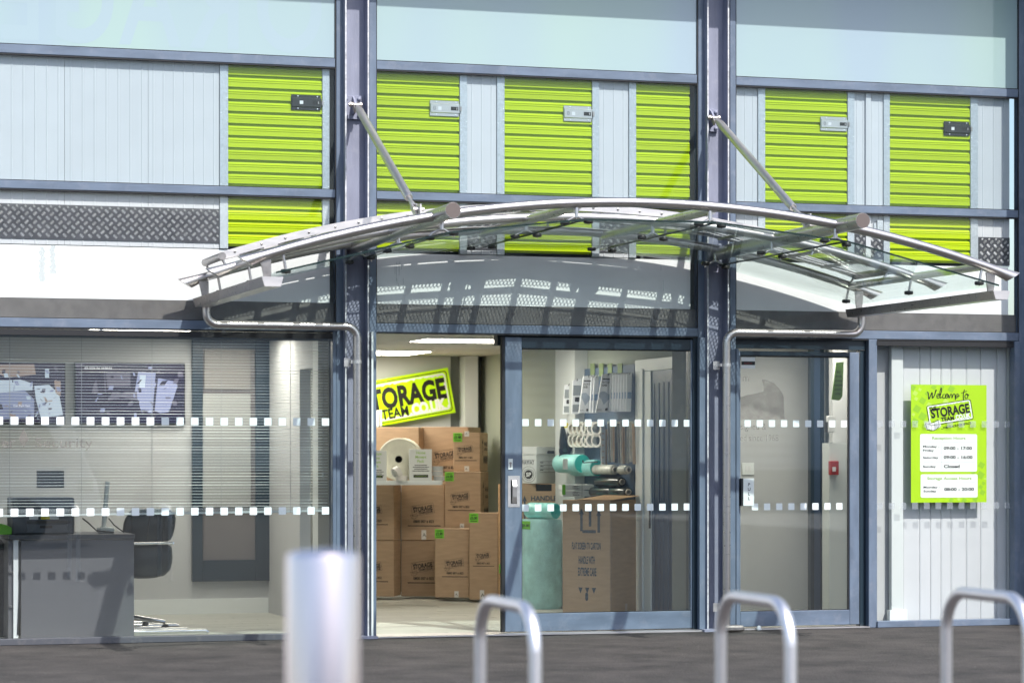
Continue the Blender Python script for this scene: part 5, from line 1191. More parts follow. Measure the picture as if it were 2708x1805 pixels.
q0, q1 = P(464, 1165, Y + .02), P(576, 905, Y + .02); b = MB(); b.box(q0.x, q1.x, Y + .02, Y + .029, q0.z, q1.z); build(b, 'notice_board', mat('board_pale', (.34, .35, .34), .6), pn, bevel=.01)
q0, q1 = P(470, 893, Y + .02), P(575, 800, Y + .02); b = MB(); b.box(q0.x, q1.x, Y + .02, Y + .029, q0.z, q1.z); build(b, 'light_panel', mat('board_grey', (.24, .23, .22), .6), pn)
# reception desk
dY = .35; dz0 = FZ; a = P(48, 1465, dY); c = P(308, 1233, dY)
t = thing('reception_desk', 'grey reception desk close behind the office window', 'desk', ((a.x + c.x) / 2, dY, FZ))
b = MB(); b.box(a.x, c.x, dY, dY + .03, .02, c.z - .012); build(b, 'front_panel', M['desk_grey'], t, bevel=.002)
b = MB(); b.box(P(20, 1230, dY).x, c.x + .003, dY - .02, dY + .75, c.z - .010, c.z + .024); build(b, 'desk_top', M['desk_top'], t, bevel=.003)
b = MB(); b.box(P(31, 1000, dY).x, P(42, 1000, dY).x, dY + .0, dY + .7, .02, c.z - .012); build(b, 'side_panel', M['desk_edge'], t)
b = MB(); b.box(P(20, 1000, dY).x, P(30.5, 1000, dY).x, dY + .03, dY + .6, .02, c.z - .012); dr = build(b, 'drawer_unit', M['desk_grey'], t)
for k in range(3): z = .25 + k * .25; b = MB(); b.box(P(22, 1000, dY).x, P(29, 1000, dY).x, dY + .012, dY + .029, z, z + .015); build(b, 'handle', M['chrome'], dr)
DT = c.z + .024
b = MB(); x = P(45, 1000, dY).x; b.tube([(x, dY - .005, DT), (x - .002, dY - .008, DT - .4), (x - .015, dY - .006, .05)], .005, 6); tag(build(b, 'cable', M['black_plastic']), 'thin black cable hanging down the left edge of the reception desk', 'cable')
# printer
a = P(28, 1225, .5); c = P(170, 1160, .5)
t = thing('printer', 'dark blue grey office printer on the left end of the desk', 'printer', ((a.x + c.x) / 2, .5, DT))
b = MB(); b.box(a.x, c.x, .47, .85, DT, DT + .27); build(b, 'body', M['printer'], t, bevel=.01)
b = MB(); b.box(a.x + .10, c.x - .05, .455, .468, DT + .01, DT + .075); build(b, 'tray', mat('tray_grey', (.09, .11, .14), .45), t, bevel=.004)
b = MB(); b.box(a.x + .10, c.x - .02, .46, .469, DT + .08, DT + .10); build(b, 'ledge', M['black_plastic'], t)
c2 = (a.x + c.x) / 2; b = MB(); b.box(c2 - .03, c2 + .06, .45, .4545, DT + .045, DT + .065); build(b, 'tray_handle', M['screen_frame'], t)
for u, m in ((.0, 'white_plastic'), (.085, 'yellow'), (.15, 'white_plastic')):
    b = MB(); b.box(a.x + .12 + u, a.x + .185 + u, .464, .4695, DT + .11, DT + .155); build(b, 'sticker', M[m], t)
# green object
t = thing('green_folder', 'bright green object lying at the left end of the desk', 'folder', (P(8, 1210, .5).x, .5, DT))
a = P(-20, 1222, .5); c = P(27, 1195, .5); b = MB(); b.prism([(a.x, DT), (c.x, DT), (c.x, DT + .05), (c.x - .05, DT + .075), (a.x, DT + .08)], lambda u, v, w2: Vector((u, w2, v)), .48, .7); build(b, 'cover', M['tag_green'], t, bevel=.006)
# monitor stand with screen back
t = thing('monitor', 'pale monitor stand seen from behind on the desk', 'monitor', (P(242, 1220, .6).x, .6, DT))
a, c = P(226, 1222, .6), P(260, 1205, .6); b = MB(); b.box(a.x, c.x, .52, .7, DT, DT + .045); build(b, 'base', M['skirting'], t, bevel=.01)
b = MB(); p0, p1 = P(238, 1208, .62), P(247, 1105, .62); b.tube([(p0.x, .62, DT + .04), (p1.x, .62, p1.z)], .018, 12); build(b, 'stem', M['skirting'], t, smooth=50)
p2, p3 = P(85, 1105, .66), P(245, 1010, .66); b = MB(); b.box(p2.x, p2.x + .20, .66, .69, P(0, 1120, .66).z, P(0, 1080, .66).z); build(b, 'screen_edge', M['black_plastic'], t)
b = MB(); q = [P(190, 1190, .55), P(203, 1200, .5), P(222, 1218, .5), P(262, 1222, .45)]; b.tube(q, .006, 6); b.tube([P(250, 1190, .55), P(262, 1205, .5), P(285, 1222, .45)], .005, 6); tag(build(b, 'cable', M['black_plastic']), 'loop of black cables lying around the monitor foot', 'cable')
# black bag / chair at left edge
a = P(-30, 1460, .8); c = P(17, 1235, .8)
t = thing('waste_bin', 'black bin cut off by the left picture edge beside the desk drawers', 'bin', (a.x, .8, FZ))
b = MB(); b.lathe([(0, 0), (.19, 0), (.21, .35), (.23, .62), (.24, .66), (.20, .70), (0, .72)], (P(-8, 1400, .9).x, .9, FZ), (0, 0, 1), 20); build(b, 'body', M['black_plastic'], t, smooth=40)
# office chair
t = thing('office_chair', 'dark leather office chair with chrome arms behind the desk', 'chair', (P(345, 1300, 1.0).x, 1.0, FZ))
Y = 1.0
def cp(x, y, Y=Y): return P(x, y, Y)
back = [(283, 1222), (287, 1195), (302, 1170), (340, 1166), (392, 1168), (405, 1185), (403, 1210), (396, 1235), (390, 1242), (330, 1246), (284, 1244)]
b = MB(); b.prism([(cp(*q).x, cp(*q).z) for q in back], lambda u, v, w2: Vector((u, w2, v)), Y, Y + .07); build(b, 'backrest', M['leather'], t, bevel=.018, smooth=60)
seat = [(285, 1250), (392, 1247), (396, 1270), (394, 1298), (386, 1316), (365, 1325), (330, 1328), (285, 1326)]
b = MB(); b.prism([(cp(*q).x, cp(*q).z) for q in seat], lambda u, v, w2: Vector((u, w2, v)), Y - .05, Y + .1); build(b, 'seat', M['leather'], t, bevel=.03, smooth=60)
for u in (305, 345, 380): q0, q1 = cp(u, 1172), cp(u - 8, 1240); b = MB(); b.tube([(q0.x, Y - .001, q0.z), (q1.x, Y - .001, q1.z)], .004, 5); build(b, 'stitched_seam', M['black_plastic'], t)
b = MB(); q0, q1 = cp(300, 1248, .9), cp(397, 1246, .9); b.tube([q0, q1], .011, 10); b.tube([q1, q1 + Vector((.01, .15, -.02))], .011, 10); build(b, 'arm', M['chrome'], t, smooth=60)
cx_ = cp(290, 1400).x; b = MB(); b.tube([(cx_, Y, .12), (cx_, Y, .42)], .03, 12); build(b, 'gas_lift', M['chrome'], t, smooth=50)
for k in range(5):
    a_ = R(72 * k - 20); e = Vector((cx_ + .30 * math.cos(a_), Y + .30 * math.sin(a_), .09)); b = MB(); b.tube([(cx_, Y, .13), e], [.024, .016], 8); lg = build(b, 'leg', M['chrome'], t, smooth=50)
    b = MB(); b.lathe([(0, -.014), (.03, -.014), (.03, .014), (0, .014)], (e.x, e.y, .045), (math.sin(a_), -math.cos(a_), 0), 12); build(b, 'castor', M['black_plastic'], lg, smooth=40)
# chrome footed stand / radiator rails beside the desk
t = thing('chair_base', 'row of polished chrome floor rails beside the desk end', 'rails', (P(360, 1450, .6).x, .6, FZ))
for k, (xa, xc, yd) in enumerate(((305, 352, 1414), (305, 416, 1424), (305, 380, 1440), (305, 440, 1448), (305, 488, 1456))):
    Y = (1.6, 1.25, .95, .75, .55)[k]; q0 = P(xa, 1450, Y); q1 = P(308 + (xc - 308) * .95, 1450, Y); z = .035 + .006
    b = MB(); b.tube([(q0.x - .1, Y, z), (q1.x - .02, Y, z), (q1.x, Y - .01, z - .012)], .016, 10); build(b, 'rail', M['chrome'], t, smooth=50)

# ------------------------------------------------------------------ opening hours notice on the side window
PY = .012
a, c = P(2092.5, 1153.5, PY), P(2266, 884, PY); W, H = c.x - a.x, c.z - a.z
t = thing('opening_hours_notice', 'bright green opening hours notice fixed inside the side window', 'notice', (a.x + W / 2, PY, a.z))
def pm_(d):  # crop coords of the notice (120..948, 155..1437) -> plane
    return lambda u, v: Vector((a.x + (u - 125) / 820 * W, PY - d, c.z - (v - 155) / 1282 * H))
b = MB(); b.box(a.x, c.x, PY, PY + .004, a.z, c.z); build(b, 'board', M['poster_lime'], t)
random.seed(3)
for mk, mtl, lst in (('pattern_squares', 'poster_lime_dark', [(140, 190, 60), (250, 330, 62), (190, 420, 70), (250, 500, 74), (165, 560, 70), (300, 250, 40), (370, 180, 50), (560, 200, 62), (460, 180, 40), (890, 1030, 60), (880, 1140, 70), (900, 1330, 50), (880, 1270, 40), (800, 1110, 40), (560, 1410, 40), (700, 1420, 50), (820, 1400, 50), (910, 1230, 35)]),
                     ('pattern_squares_pale', 'poster_lime_light', [(170, 250, 46), (220, 210, 30), (180, 310, 34), (320, 380, 50), (500, 340, 50), (150, 480, 30), (930, 1180, 20), (640, 1400, 30)])):
    b = MB()
    for u, v, s_ in lst:
        ca, sa = math.cos(R(32)), math.sin(R(32)); q = []
        for du, dv in ((-.5, -.5), (.5, -.5), (.5, .5), (-.5, .5)): x = u + (du * ca - dv * sa) * s_; y = v + (du * sa + dv * ca) * s_; q.append(pm_(.0008)(min(max(x, 126), 944), min(max(y, 157), 1435)))
        b.quad(q)
    build(b, mk, M[mtl], t)
b = MB(); b.rrect(222, 840, -1102, -692, 18, lambda u, v: pm_(.0014)(u, -v)); build(b, 'white_panel', M['print_white'], t)
b = MB(); b.rrect(228, 846, -1384, -1130, 18, lambda u, v: pm_(.0014)(u, -v)); build(b, 'white_panel', M['print_white'], t)
f = lambda u, v: pm_(.0022)(u, -v)
b = MB()
b.text('Monday -', 252, -838, 22, f, w=178, bold=.025); b.text('Friday', 252, -880, 22, f, w=118, bold=.025); b.text('Saturday', 252, -958, 22, f, w=168, bold=.025); b.text('Sunday', 252, -1056, 22, f, w=140, bold=.025)
b.text('09:00 - 17:00', 476, -862, 34, f, w=308, bold=.03); b.text('09:00 - 16:00', 476, -961, 34, f, w=314, bold=.03); b.text('Closed', 478, -1060, 34, f, w=172, bold=.03)
b.text('Monday -', 258, -1281, 22, f, w=178, bold=.025); b.text('Sunday', 258, -1324, 22, f, w=140, bold=.025); b.text('08:00 - 20:00', 482, -1310, 34, f, w=324, bold=.03)
build(b, 'black_lettering', M['print_black'], t)
b = MB(); b.text('Reception Hours', 352, -750, 30, f, w=362, bold=.025); b.text('Storage Access Hours', 297, -1189, 30, f, w=482, bold=.025); build(b, 'green_lettering', M['poster_green_text'], t)
b = MB()
for u0, u1, v in ((250, 816, 781), (250, 818, 896), (250, 818, 997), (255, 822, 1219)): b.rect(u0, u1, -v - 1, -v + 1, f)
for u, v0, v1 in ((453, 796, 1088), (457, 1240, 1348)): b.rect(u - 1, u + 1, -v1, -v0, f)
build(b, 'ruled_lines', M['pack_grey'], t)
# script heading drawn with strokes
b = MB()
def stroke(pts, wd_=7):
    P2 = []
    n = len(pts)
    for i in range(n - 1):
        p0 = pts[max(i - 1, 0)]; p1 = pts[i]; p2 = pts[i + 1]; p3 = pts[min(i + 2, n - 1)]
        for k in range(6):
            s_ = k / 6; P2.append(tuple(.5 * ((2 * p1[j]) + (-p0[j] + p2[j]) * s_ + (2 * p0[j] - 5 * p1[j] + 4 * p2[j] - p3[j]) * s_ * s_ + (-p0[j] + 3 * p1[j] - 3 * p2[j] + p3[j]) * s_ ** 3) for j in (0, 1)))
    P2.append(pts[-1]); vs = []
    for i, p in enumerate(P2):
        q0, q1 = P2[max(i - 1, 0)], P2[min(i + 1, len(P2) - 1)]; dx, dy = q1[0] - q0[0], q1[1] - q0[1]; l = math.hypot(dx, dy) or 1
        ww = wd_ * (.55 + .45 * abs(dy) / l) / 2; vs += [f(p[0] - dy / l * ww, -(p[1] + dx / l * ww)), f(p[0] + dy / l * ww, -(p[1] - dx / l * ww))]
    b.add(vs, [(2 * i, 2 * i + 2, 2 * i + 3, 2 * i + 1) for i in range(len(P2) - 1)])
stroke([(302, 232), (312, 262), (316, 312), (335, 275), (352, 240), (356, 300), (380, 262), (392, 215), (400, 222)], 11)
stroke([(400, 290), (425, 270), (418, 252), (402, 275), (412, 302), (435, 285), (455, 215), (448, 192), (436, 240), (440, 298), (458, 285)], 9)
stroke([(490, 258), (472, 262), (466, 290), (480, 302), (505, 275), (500, 260), (514, 252), (522, 275), (510, 300), (495, 290), (498, 265)], 9)
stroke([(528, 258), (535, 300), (552, 258), (566, 262), (566, 298), (585, 255), (600, 262), (604, 318)], 9)
stroke([(598, 285), (632, 272), (628, 252), (608, 272), (615, 298), (650, 268)], 9)
stroke([(668, 246), (700, 232), (730, 222)], 9); stroke([(703, 206), (690, 262), (692, 320)], 10)
stroke([(722, 250), (708, 275), (715, 302), (735, 292), (740, 262), (722, 250), (738, 268), (752, 258)], 9)
build(b, 'script_heading', M['print_black'], t)
bk, wh_ = MB(), MB()
sc = 470.0
def lp(dd):
    return lambda u, v: pm_(dd)(u, -v)
logo(lambda u, v: pm_(.0022)(330 + u * 1.0, 595 - v), 0, 0, 470, bk, None, ang=R(9.2))
build(bk, 'logo_black', M['print_black'], t)
wh_.rring(0, 1, 0, .435, .04, .026, lambda x, y: pm_(.0016)(330 + (x * math.cos(R(9.2)) - y * math.sin(R(9.2))) * 470, 595 - (x * math.sin(R(9.2)) + y * math.cos(R(9.2))) * 470), wob=.4)
wh_.text('.CO.UK', .585, .035, .10, lambda x, y: pm_(.0026)(330 + (x * math.cos(R(9.2)) - y * math.sin(R(9.2))) * 470, 595 - (x * math.sin(R(9.2)) + y * math.cos(R(9.2))) * 470), w=.37, bold=.045)
wh_.quad([pm_(.0018)(*q) for q in [(274, 568), (300, 566), (318, 556), (360, 575), (436, 540), (446, 590), (440, 612), (372, 655), (320, 640), (290, 645)]])
build(wh_, 'logo_white', M['print_white'], t)
b = MB(); b.text('...THE PLACE FOR SPACE', 452, -640, 21, f, w=330, bold=.02, ang=R(11)); build(b, 'tag_line', M['print_black'], t)

# ------------------------------------------------------------------ canopy
cn = thing('entrance_canopy', 'arched stainless steel and glass canopy over the doorway', 'canopy', (.22, 0, 2.3))
AC = (.215, -5.50); AR = 8.545; AX0, AX1 = -2.525, 2.93
YB_, YM_, YF_ = -.17, -1.29, -2.42
def az(x, r=AR): return AC[1] + math.sqrt(r * r - (x - AC[0]) ** 2)
def arc(x0, x1, n, r=AR, Y=0): return [Vector((x0 + (x1 - x0) * i / n, Y, az(x0 + (x1 - x0) * i / n, r))) for i in range(n + 1)]
TR = .033
for Y in (YF_, YM_, YB_):
    b = MB(); path = arc(AX0, AX1, 48, AR, Y); seg = 20; b.tube(path, TR, seg, cap=False)
    # slanting cut at both ends: top lip reaches further out
    for k in range(seg):
        for base, sgn in ((0, -1), ((len(path) - 1) * seg, 1)):
            p = Vector(b.v[base + k]); rel = (p.z - path[0 if base == 0 else -1].z) / TR; b.v[base + k] = (p.x + sgn * rel * .045, p.y, p.z)
    b.f += [tuple(range(seg))[::-1], tuple(range((len(path) - 1) * seg, len(path) * seg))]
    build(b, 'arched_tube', M['steel'], cn, smooth=50)
CXS = (-1.243, 1.622)
for x in CXS:
    b = MB(); z = az(x) - .012; b.tube([(x, .01, z - .012), (x, -2.78, z + .016)], .052, 24); am = build(b, 'main_arm', M['steel'], cn, smooth=50); b = MB(); b.lathe([(0, .0), (.050, 0), (.051, -.003)], (x, -2.7815, z + .016), (0, -1, 0), 24); build(b, 'end_cap', M['cap_reflect_brown'], am)
    b = MB(); b.lathe([(0, 0), (.085, 0), (.085, .02), (.052, .02)], (x, .018, z), (0, -1, 0), 24)
    for q in range(4): b.lathe([(0, .0), (.016, 0), (.016, .03), (0, .034)], (x + (.05 if q % 2 else -.05), .0, z + (.06 if q > 1 else -.06)), (0, -1, 0), 8)
    build(b, 'fixing_flange', M['column'], cn)
for x in (-.285, .68):
    b = MB(); z = az(x) - .02; b.tube([(x, YF_ + .01, z), (x, YB_ - .01, z)], .033, 16); build(b, 'cross_tube', M['steel'], cn, smooth=50)
for x in (-2.35, 2.70):
    b = MB(); z = az(x) - .004; b.tube([(x, YF_, z), (x, YB_, z)], .028, 16); build(b, 'end_tube', M['steel'], cn, smooth=50)
# perforated sun screen with riveted edge plates
SX0, SX1 = -2.385, 2.755; SR = 8.25
def sarc(x0, x1, n, dz=0): return [Vector((x0 + (x1 - x0) * i / n, 0, 3.185 - SR + math.sqrt(SR ** 2 - (x0 + (x1 - x0) * i / n - .19) ** 2) + dz)) for i in range(n + 1)]
def edge_plate(Y, th):
    b = MB(); up_ = sarc(SX0, SX1, 40, .0); lo_ = sarc(SX0, SX1, 40, -.052); n = len(up_)
    for y in (Y, Y + th): b.v += [(p.x, y, p.z) for p in up_] + [(p.x, y, p.z) for p in lo_]
    for o_ in (0, 2 * n): b.f += [(o_ + i, o_ + i + 1, o_ + n + i + 1, o_ + n + i) for i in range(n - 1)]
    b.f += [(i, i + 1, 2 * n + i + 1, 2 * n + i) for i in range(n - 1)] + [(n + i, n + i + 1, 3 * n + i + 1, 3 * n + i) for i in range(n - 1)]
    b.f += [(0, n, 3 * n, 2 * n), (n - 1, 2 * n - 1, 4 * n - 1, 3 * n - 1)]
    o = build(b, 'edge_plate', M['steel_plate'], cn)
    b = MB(); k = SX0 + .10; i = 0
    while k < SX1 - .05:
        z = sarc(k, k + .001, 1, -.026)[0].z; b.lathe([(0, .0), (.008, 0), (.009, .004), (.004, .007), (0, .007)], (k, Y, z), (0, -1, 0), 10); k += .17 if i % 3 else .19; i += 1
    build(b, 'plate_bolt', M['steel_dull'], o, smooth=40, kind='stuff')
SYF, SYB = -.83, -.19
edge_plate(SYF - .008, .008); edge_plate(SYB, .008)
# solid bands and perforated fields, each its own sheet piece
NP = 18; me_x = [SX0 + (SX1 - SX0) * i / NP for i in range(NP + 1)]
def sheet(x0, x1, y0, y1, m, nm):
    n = 4; top = sarc(x0, x1, n, -.040); b = MB(); vs = [(p.x, y0, p.z) for p in top] + [(p.x, y1, p.z) for p in top]
    b.add(vs, [(i, i + 1, n + 2 + i, n + 1 + i) for i in range(n)]); o = build(b, nm, M[m], cn)
    uvl = o.data.uv_layers.new(name='UVMap'); mi = wm(cn)
    for lp_ in o.data.loops: v = mi @ o.data.vertices[lp_.vertex_index].co; uvl.data[lp_.index].uv = (v.x, v.y)
    return o
for i in range(NP):
    xa, xc = me_x[i], me_x[i + 1]
    g_ = .024
    sheet(xa + g_, xc - g_, -.350, -.306, 'perforated', 'perforated_sheet'); sheet(xa + g_, xc - g_, -.458, -.392, 'perforated', 'perforated_sheet'); sheet(xa + g_, xc - g_, SYF + .03, -.470, 'perforated', 'perforated_sheet')
for x in me_x[1:-1]:
    b = MB(); z = sarc(x, x + .001, 1, -.06)[0].z; b.box(x - g_, x + g_, SYF, SYB, z, z + .018); build(b, 'sheet_rib', M['steel_dull'], cn)
for y0, y1 in ((SYF, SYF + .03), (-.306, SYB), (-.392, -.350), (-.470, -.458)): sheet(SX0, SX1, y0, y1, 'steel_dull', 'sheet_margin')
for x in (SX0 + .01, SX1 - .01):
    b = MB(); z = sarc(x, x + .001, 1, -.03)[0].z; b.tube([(x, SYF - .01, z), (x, SYB + .01, z)], .028, 14); build(b, 'sheet_end_tube', M['steel_dull'], cn, smooth=50)
for x in (SX0 + .045, -1.7, -.75, .22, 1.15, 2.1, SX1 - .06):
    for Y in (SYF + .02, YB_ - .03):
        z0, z1 = az(x) + .02, sarc(x, x + .001, 1, -.02)[0].z
        b = MB(); b.tube([(x, Y, z0), (x + .05 * (x - .2) / 2.4, Y, z1)], .0095, 8); build(b, 'stand_post', M['steel'], cn, smooth=50)
# glass sheets
GJ = [-2.35, -1.18, -.26, .67, 1.62, 2.775]; GR = 8.36; GC = (.235, -5.438)
def gz_(x): return GC[1] + math.sqrt(GR ** 2 - (x - GC[0]) ** 2)
GY0, GY1 = -2.52, -.10
for x0, x1 in zip(GJ[:-1], GJ[1:]):
    b = MB(); p0, p1 = Vector((x0 + .004, 0, gz_(x0 + .004))), Vector((x1 - .004, 0, gz_(x1 - .004)))
    b.prism([(p0.x, p0.z), (p1.x, p1.z), (p1.x, p1.z + .0115), (p0.x, p0.z + .0115)], lambda u, v, w2: Vector((u, w2, v)), GY0, GY1); gp = build(b, 'glass_sheet', M['canopy_glass'], cn)
    b = MB(); b.prism([(p0.x, p0.z - .0005), (p1.x, p1.z - .0005), (p1.x, p1.z + .012), (p0.x, p0.z + .012)], lambda u, v, w2: Vector((u, w2, v)), GY0 - .004, GY0 - .0005); build(b, 'glass_edge', mat('glass_edge', (.004, .018, .017), .2) if 'glass_edge' not in M else M['glass_edge'], gp)
for x in GJ[1:-1]:
    b = MB(); z = gz_(x); b.box(x - .0036, x + .0036, GY0 - .003, GY1, z - .0005, z + .012); build(b, 'joint_seal', M['gasket'], cn)
# spider fittings: post, two arms, a disc under the glass at each arm end
def gline(x):
    for x0, x1 in zip(GJ[:-1], GJ[1:]):
        if x0 <= x <= x1: return gz_(x0) + (gz_(x1) - gz_(x0)) * (x - x0) / (x1 - x0)
    return gz_(x)
def disc(x, Y, parent):
    z = gline(x); b = MB(); b.lathe([(0, .014), (.030, .014), (.033, .008), (.033, -.006), (.026, -.012), (.008, -.013), (.0, -.018)], (x, Y, z), (0, 0, 1), 18)
    return build(b, 'clamp_disc', M['disc_dark'], parent, smooth=30)
for Y in (YF_, YM_, YB_):
    for x in (-1.22, -.29, .66, 1.58):
        zt3 = az(x) - .03; zn = zt3 - .055
        b = MB(); b.tube([(x, Y, zt3 + .02), (x, Y, zn - .01)], [.013, .016], 10)
        for s_ in (-1, 1):
            xe_ = x + .082 * s_; ze = gline(xe_)
            b.tube([(x, Y, zn), (xe_ - .012 * s_, Y, zn - .038), (xe_, Y, zn - .055), (xe_, Y, ze + .01)], [.010, .009, .009, .010], 8)
        sp = build(b, 'spider_fitting', M['steel'], cn, smooth=50)
        for s_ in (-1, 1): disc(x + .082 * s_, Y, sp)
    for x in (-2.28, 2.69):
        b = MB(); b.tube([(x + (.0), Y, az(x) - .02), (x - .02 * (1 if x > 0 else -1), Y, gline(x) + .01)], .0095, 8); sp = build(b, 'rod_fitting', M['steel'], cn, smooth=50); disc(x - .02 * (1 if x > 0 else -1), Y, sp)
# gutters at both ends
for s_, xa, xc, zt4, zb4 in ((-1, -2.455, -2.315, 2.487, 2.425), (1, 2.683, 2.812, 2.492, 2.432)):
    ya, yb5 = -2.60, -.13; inner = .012
    t = cn; b = MB()
    out = [(xa, zt4), (xa + .018, zb4), (xc - .018, zb4), (xc, zt4)]; inn = [(xc - .004, zt4 - .001), (xc - .021, zb4 + .003), (xa + .021, zb4 + .003), (xa + .004, zt4 - .001)]
    b.prism(out + inn, lambda u, v, w2: Vector((u, w2, v)), ya, yb5); gt_ = build(b, 'gutter', M['steel'], cn)
    b = MB(); b.prism(out, lambda u, v, w2: Vector((u, w2, v)), ya - .006, ya - .0005); build(b, 'end_cap', M['steel_plate'], gt_)
    b = MB(); b.prism(out, lambda u, v, w2: Vector((u, w2, v)), yb5 + .0005, yb5 + .006); build(b, 'end_cap', M['steel_plate'], gt_)
    for Y in (-2.42, -.22):
        xm = (xa + xc) / 2; zz = az(xm + .0) if abs(xm) < 2.5 else az(xm)
        zz = az(xm) - .03
        b = MB(); b.prism([(xm - .012, zt4 - .03), (xm + .030, zt4 - .03), (xm + .045 * (1 if s_ > 0 else .6), zz + .0), (xm - .045 * (.6 if s_ > 0 else 1), zz + .0)], lambda u, v, w2: Vector((u, w2, v)), Y - .006, Y + .006); build(b, 'hanger_plate', M['steel_dull'], cn)
# tie rods
for x, z1, lab in ((-1.235, 3.945, 'l'), (1.60, 3.955, 'r')):
    A = Vector((x, -.10, z1)); B = Vector((x, -1.90, az(x) + .045)); d = (B - A).normalized(); L_ = (B - A).length
    tr_o = None
    b = MB(); p0 = A + d * .10; p1 = B - d * .30
    b.tube([A + d * .06, p0, p0 + d * .04, p1 - d * .02, p1], [.018, .024, .030, .030, .026], 16); tr_o = build(b, 'tie_rod', M['satin_steel'], cn, smooth=40)
    b = MB(); b.tube([p1, p1 + d * .05, p1 + d * .16], [.013, .013, .024], 12); n_ = p1 + d * .16
    for s_ in (-1, 1): b.box(-.006, .006, -.02, .02, 0, .14, Matrix.Translation(n_ - d * .02 + Vector((s_ * .016, 0, 0))) @ d.to_track_quat('Z', 'Y').to_matrix().to_4x4())
    build(b, 'clevis', M['steel_plate'], tr_o)
    b = MB(); b.box(B.x - .005, B.x + .005, B.y - .05, B.y + .07, az(x) + .03, az(x) + .12); b.tube([(B.x - .035, B.y + .01, az(x) + .09), (B.x + .035, B.y + .01, az(x) + .09)], .012, 8); build(b, 'lug', M['steel_plate'], tr_o)
    b = MB(); b.box(x - .075, x + .065, -.008, .0195, z1 - .10, z1 + .075); br = build(b, 'bracket_plate', M['column'], cn, bevel=.002)
    b = MB(); b.prism([(-.008, z1 + .07), (-.045, z1 + .05), (-.125, z1 - .03), (-.10, z1 - .05), (-.008, z1 - .07)], lambda u, v, w2: Vector((w2, u, v)), x - .007, x + .007); build(b, 'gusset', M['column'], br)
    b = MB()
    for s_ in (-1, 1): b.prism([(-.08, z1 + .02), (-.11, z1 + .0), (-.16, z1 - .045), (-.15, z1 - .07), (-.10, z1 - .04), (-.075, z1 - .01)], lambda u, v, w2: Vector((w2, u, v)), x + s_ * .02 - .005, x + s_ * .02 + .005)
    b.tube([(x - .055, -.10, z1 - .005), (x + .045, -.10, z1 - .005)], .012, 8); b.lathe([(0, 0), (.019, 0), (.019, .014), (0, .014)], (x - .034, -.10, z1 - .005), (-1, 0, 0), 6); b.lathe([(0, 0), (.019, 0), (.019, .014), (0, .014)], (x + .028, -.10, z1 - .005), (1, 0, 0), 6)
    build(b, 'pin', M['steel_dull'], br)
    b = MB()
    for u in (-.055, .045):
        for v in (-.075, .05): b.lathe([(.016, 0), (.015, .008), (.009, .014), (0, .016)], (x + u, -.008, z1 + v), (0, -1, 0), 12)
    build(b, 'bolt', M['column'], br, smooth=50, kind='stuff')

# ------------------------------------------------------------------ drain pipes
def bend(c, r, a0, a1, plane, n=8): return [c + Vector((math.cos(R(a0 + (a1 - a0) * i / n)) * r, 0, math.sin(R(a0 + (a1 - a0) * i / n)) * r)) for i in range(n + 1)]
def pipe(label, xg, xd, s_, zg, zh, zend, grp='drain pipes from the canopy gutters'):
    Y = -.155; r = .085; t = thing('drain_pipe', label, 'pipe', (xd, Y, 0), 0, grp)
    path = [Vector((xg, Y, zg))]
    path += bend(Vector((xg + s_ * r, Y, zh + r)), r, 180 if s_ > 0 else 0, 270 if s_ > 0 else -90, 'xz')
    path += bend(Vector((xd - s_ * r, Y, zh - r)), r, 90, 0 if s_ > 0 else 180, 'xz')
    path += [Vector((xd, Y, 1.0)), Vector((xd, Y, zend))]
    b = MB(); b.tube(path, .0305, 20); build(b, 'pipe', M['steel'], t, smooth=50)
    return t
zh1 = PZ(650, 747.5, -.155); xd1 = PX(820.5, -.155); xg1 = PX(474, -.155)
t = pipe('polished drain pipe bending from the left gutter down the left column', xg1, xd1, 1, 2.43, zh1, .005)
zh2 = PZ(1800, 765, -.155); xd2 = PX(1668.5, -.155); xg2 = PX(1979, -.155)
t2 = pipe('polished drain pipe bending from the right gutter down the second column', xg2, xd2, -1, 2.44, zh2, .03)
for tt, xd_, ys in ((t, xd1, (831,)), (t2, xd2, (838, 1393))):
    for y_ in ys:
        z = PZ(810 if tt is t else 1650, y_, -.1); s_ = -1
        b = MB(); b.box(xd_ - .085, xd_ - .032, -.096, -.089, z - .035, z + .03); b.box(xd_ - .045, xd_ - .028, -.15, -.09, z - .012, z + .012); b.lathe([(.034, -.012), (.034, .012)], (xd_, -.155, z), (0, 0, 1), 18); build(b, 'wall_clamp', M['steel_plate'], tt)
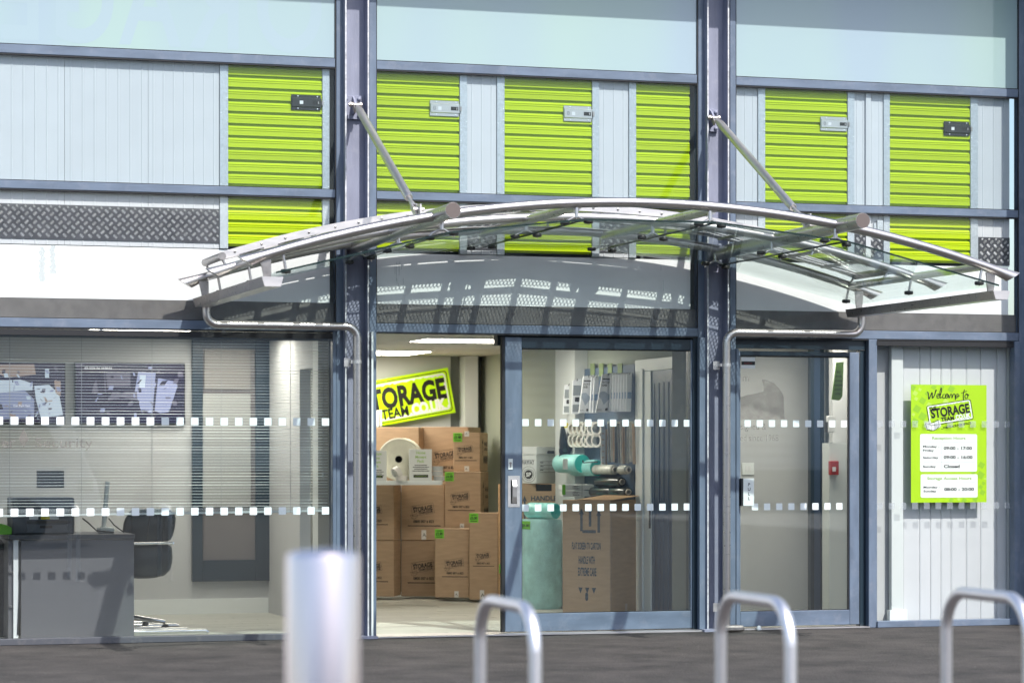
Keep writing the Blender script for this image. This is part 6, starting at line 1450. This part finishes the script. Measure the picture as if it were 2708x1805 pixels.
b = MB(); b.box(xd2 - .06, xd2 + .12, -.24, -.09, .006, .05); build(b, 'shoe', M['steel_dull'], t2, bevel=.012)

# ------------------------------------------------------------------ cycle stands and bollard in front
def hoop_path(L_=.70, h=.80, r=.16, n=8):
    p = [(0, 0, 0), (0, 0, h - r)]
    p += [(0, r - r * math.cos(R(90 * i / n)), h - r + r * math.sin(R(90 * i / n))) for i in range(1, n + 1)]
    p += [(0, L_ - r + r * math.sin(R(90 * i / n)), h - r + r * math.cos(R(90 * i / n))) for i in range(0, n + 1)]
    p += [(0, L_, 0)]
    return [Vector((0, -q[1], q[2])) for q in p]
hx = [PX(1270 / K, -9.40), PX(1270 / K, -9.40) + .995, PX(1270 / K, -9.40) + 1.985]
labs = ('brushed steel cycle stand at the left, in front of the open doorway', 'brushed steel cycle stand in front of the entrance door, middle of the three', 'brushed steel cycle stand at the right picture edge')
proto = thing('cycle_stand', labs[0], 'cycle stand', (0, 0, 0), 0, 'cycle stands in the foreground')
b = MB(); b.tube(hoop_path(), .0238, 20); build(b, 'hoop', M['hoop_steel'], proto, smooth=60, local=True)
for y in (0, -.70): b = MB(); b.lathe([(.025, 0), (.06, 0), (.06, .008), (.028, .010)], (0, y, .004), (0, 0, 1), 20); build(b, 'foot_plate', M['steel_dull'], proto, local=True)
for i, x in enumerate(hx):
    o = proto if i == 0 else copy_tree(proto)
    o.location = (x, -9.40 + .02 * i, 0); o['label'] = labs[i]
bxy = Vector((-4.335, -12.55, 0))
t = thing('bollard', 'thick brushed steel bollard blurred in the left foreground', 'bollard', tuple(bxy))
b = MB(); rr = .094; b.lathe([(rr, 0), (rr, 1.085), (rr - .004, 1.098), (rr - .03, 1.108), (0, 1.112)], bxy, (0, 0, 1), 64); build(b, 'post', M['bollard_steel'], t, smooth=40)
b = MB(); b.lathe([(rr + .001, .0), (rr + .04, .0), (rr + .04, .01), (rr + .001, .012)], bxy, (0, 0, 1), 40); build(b, 'base_flange', M['steel_dull'], t)
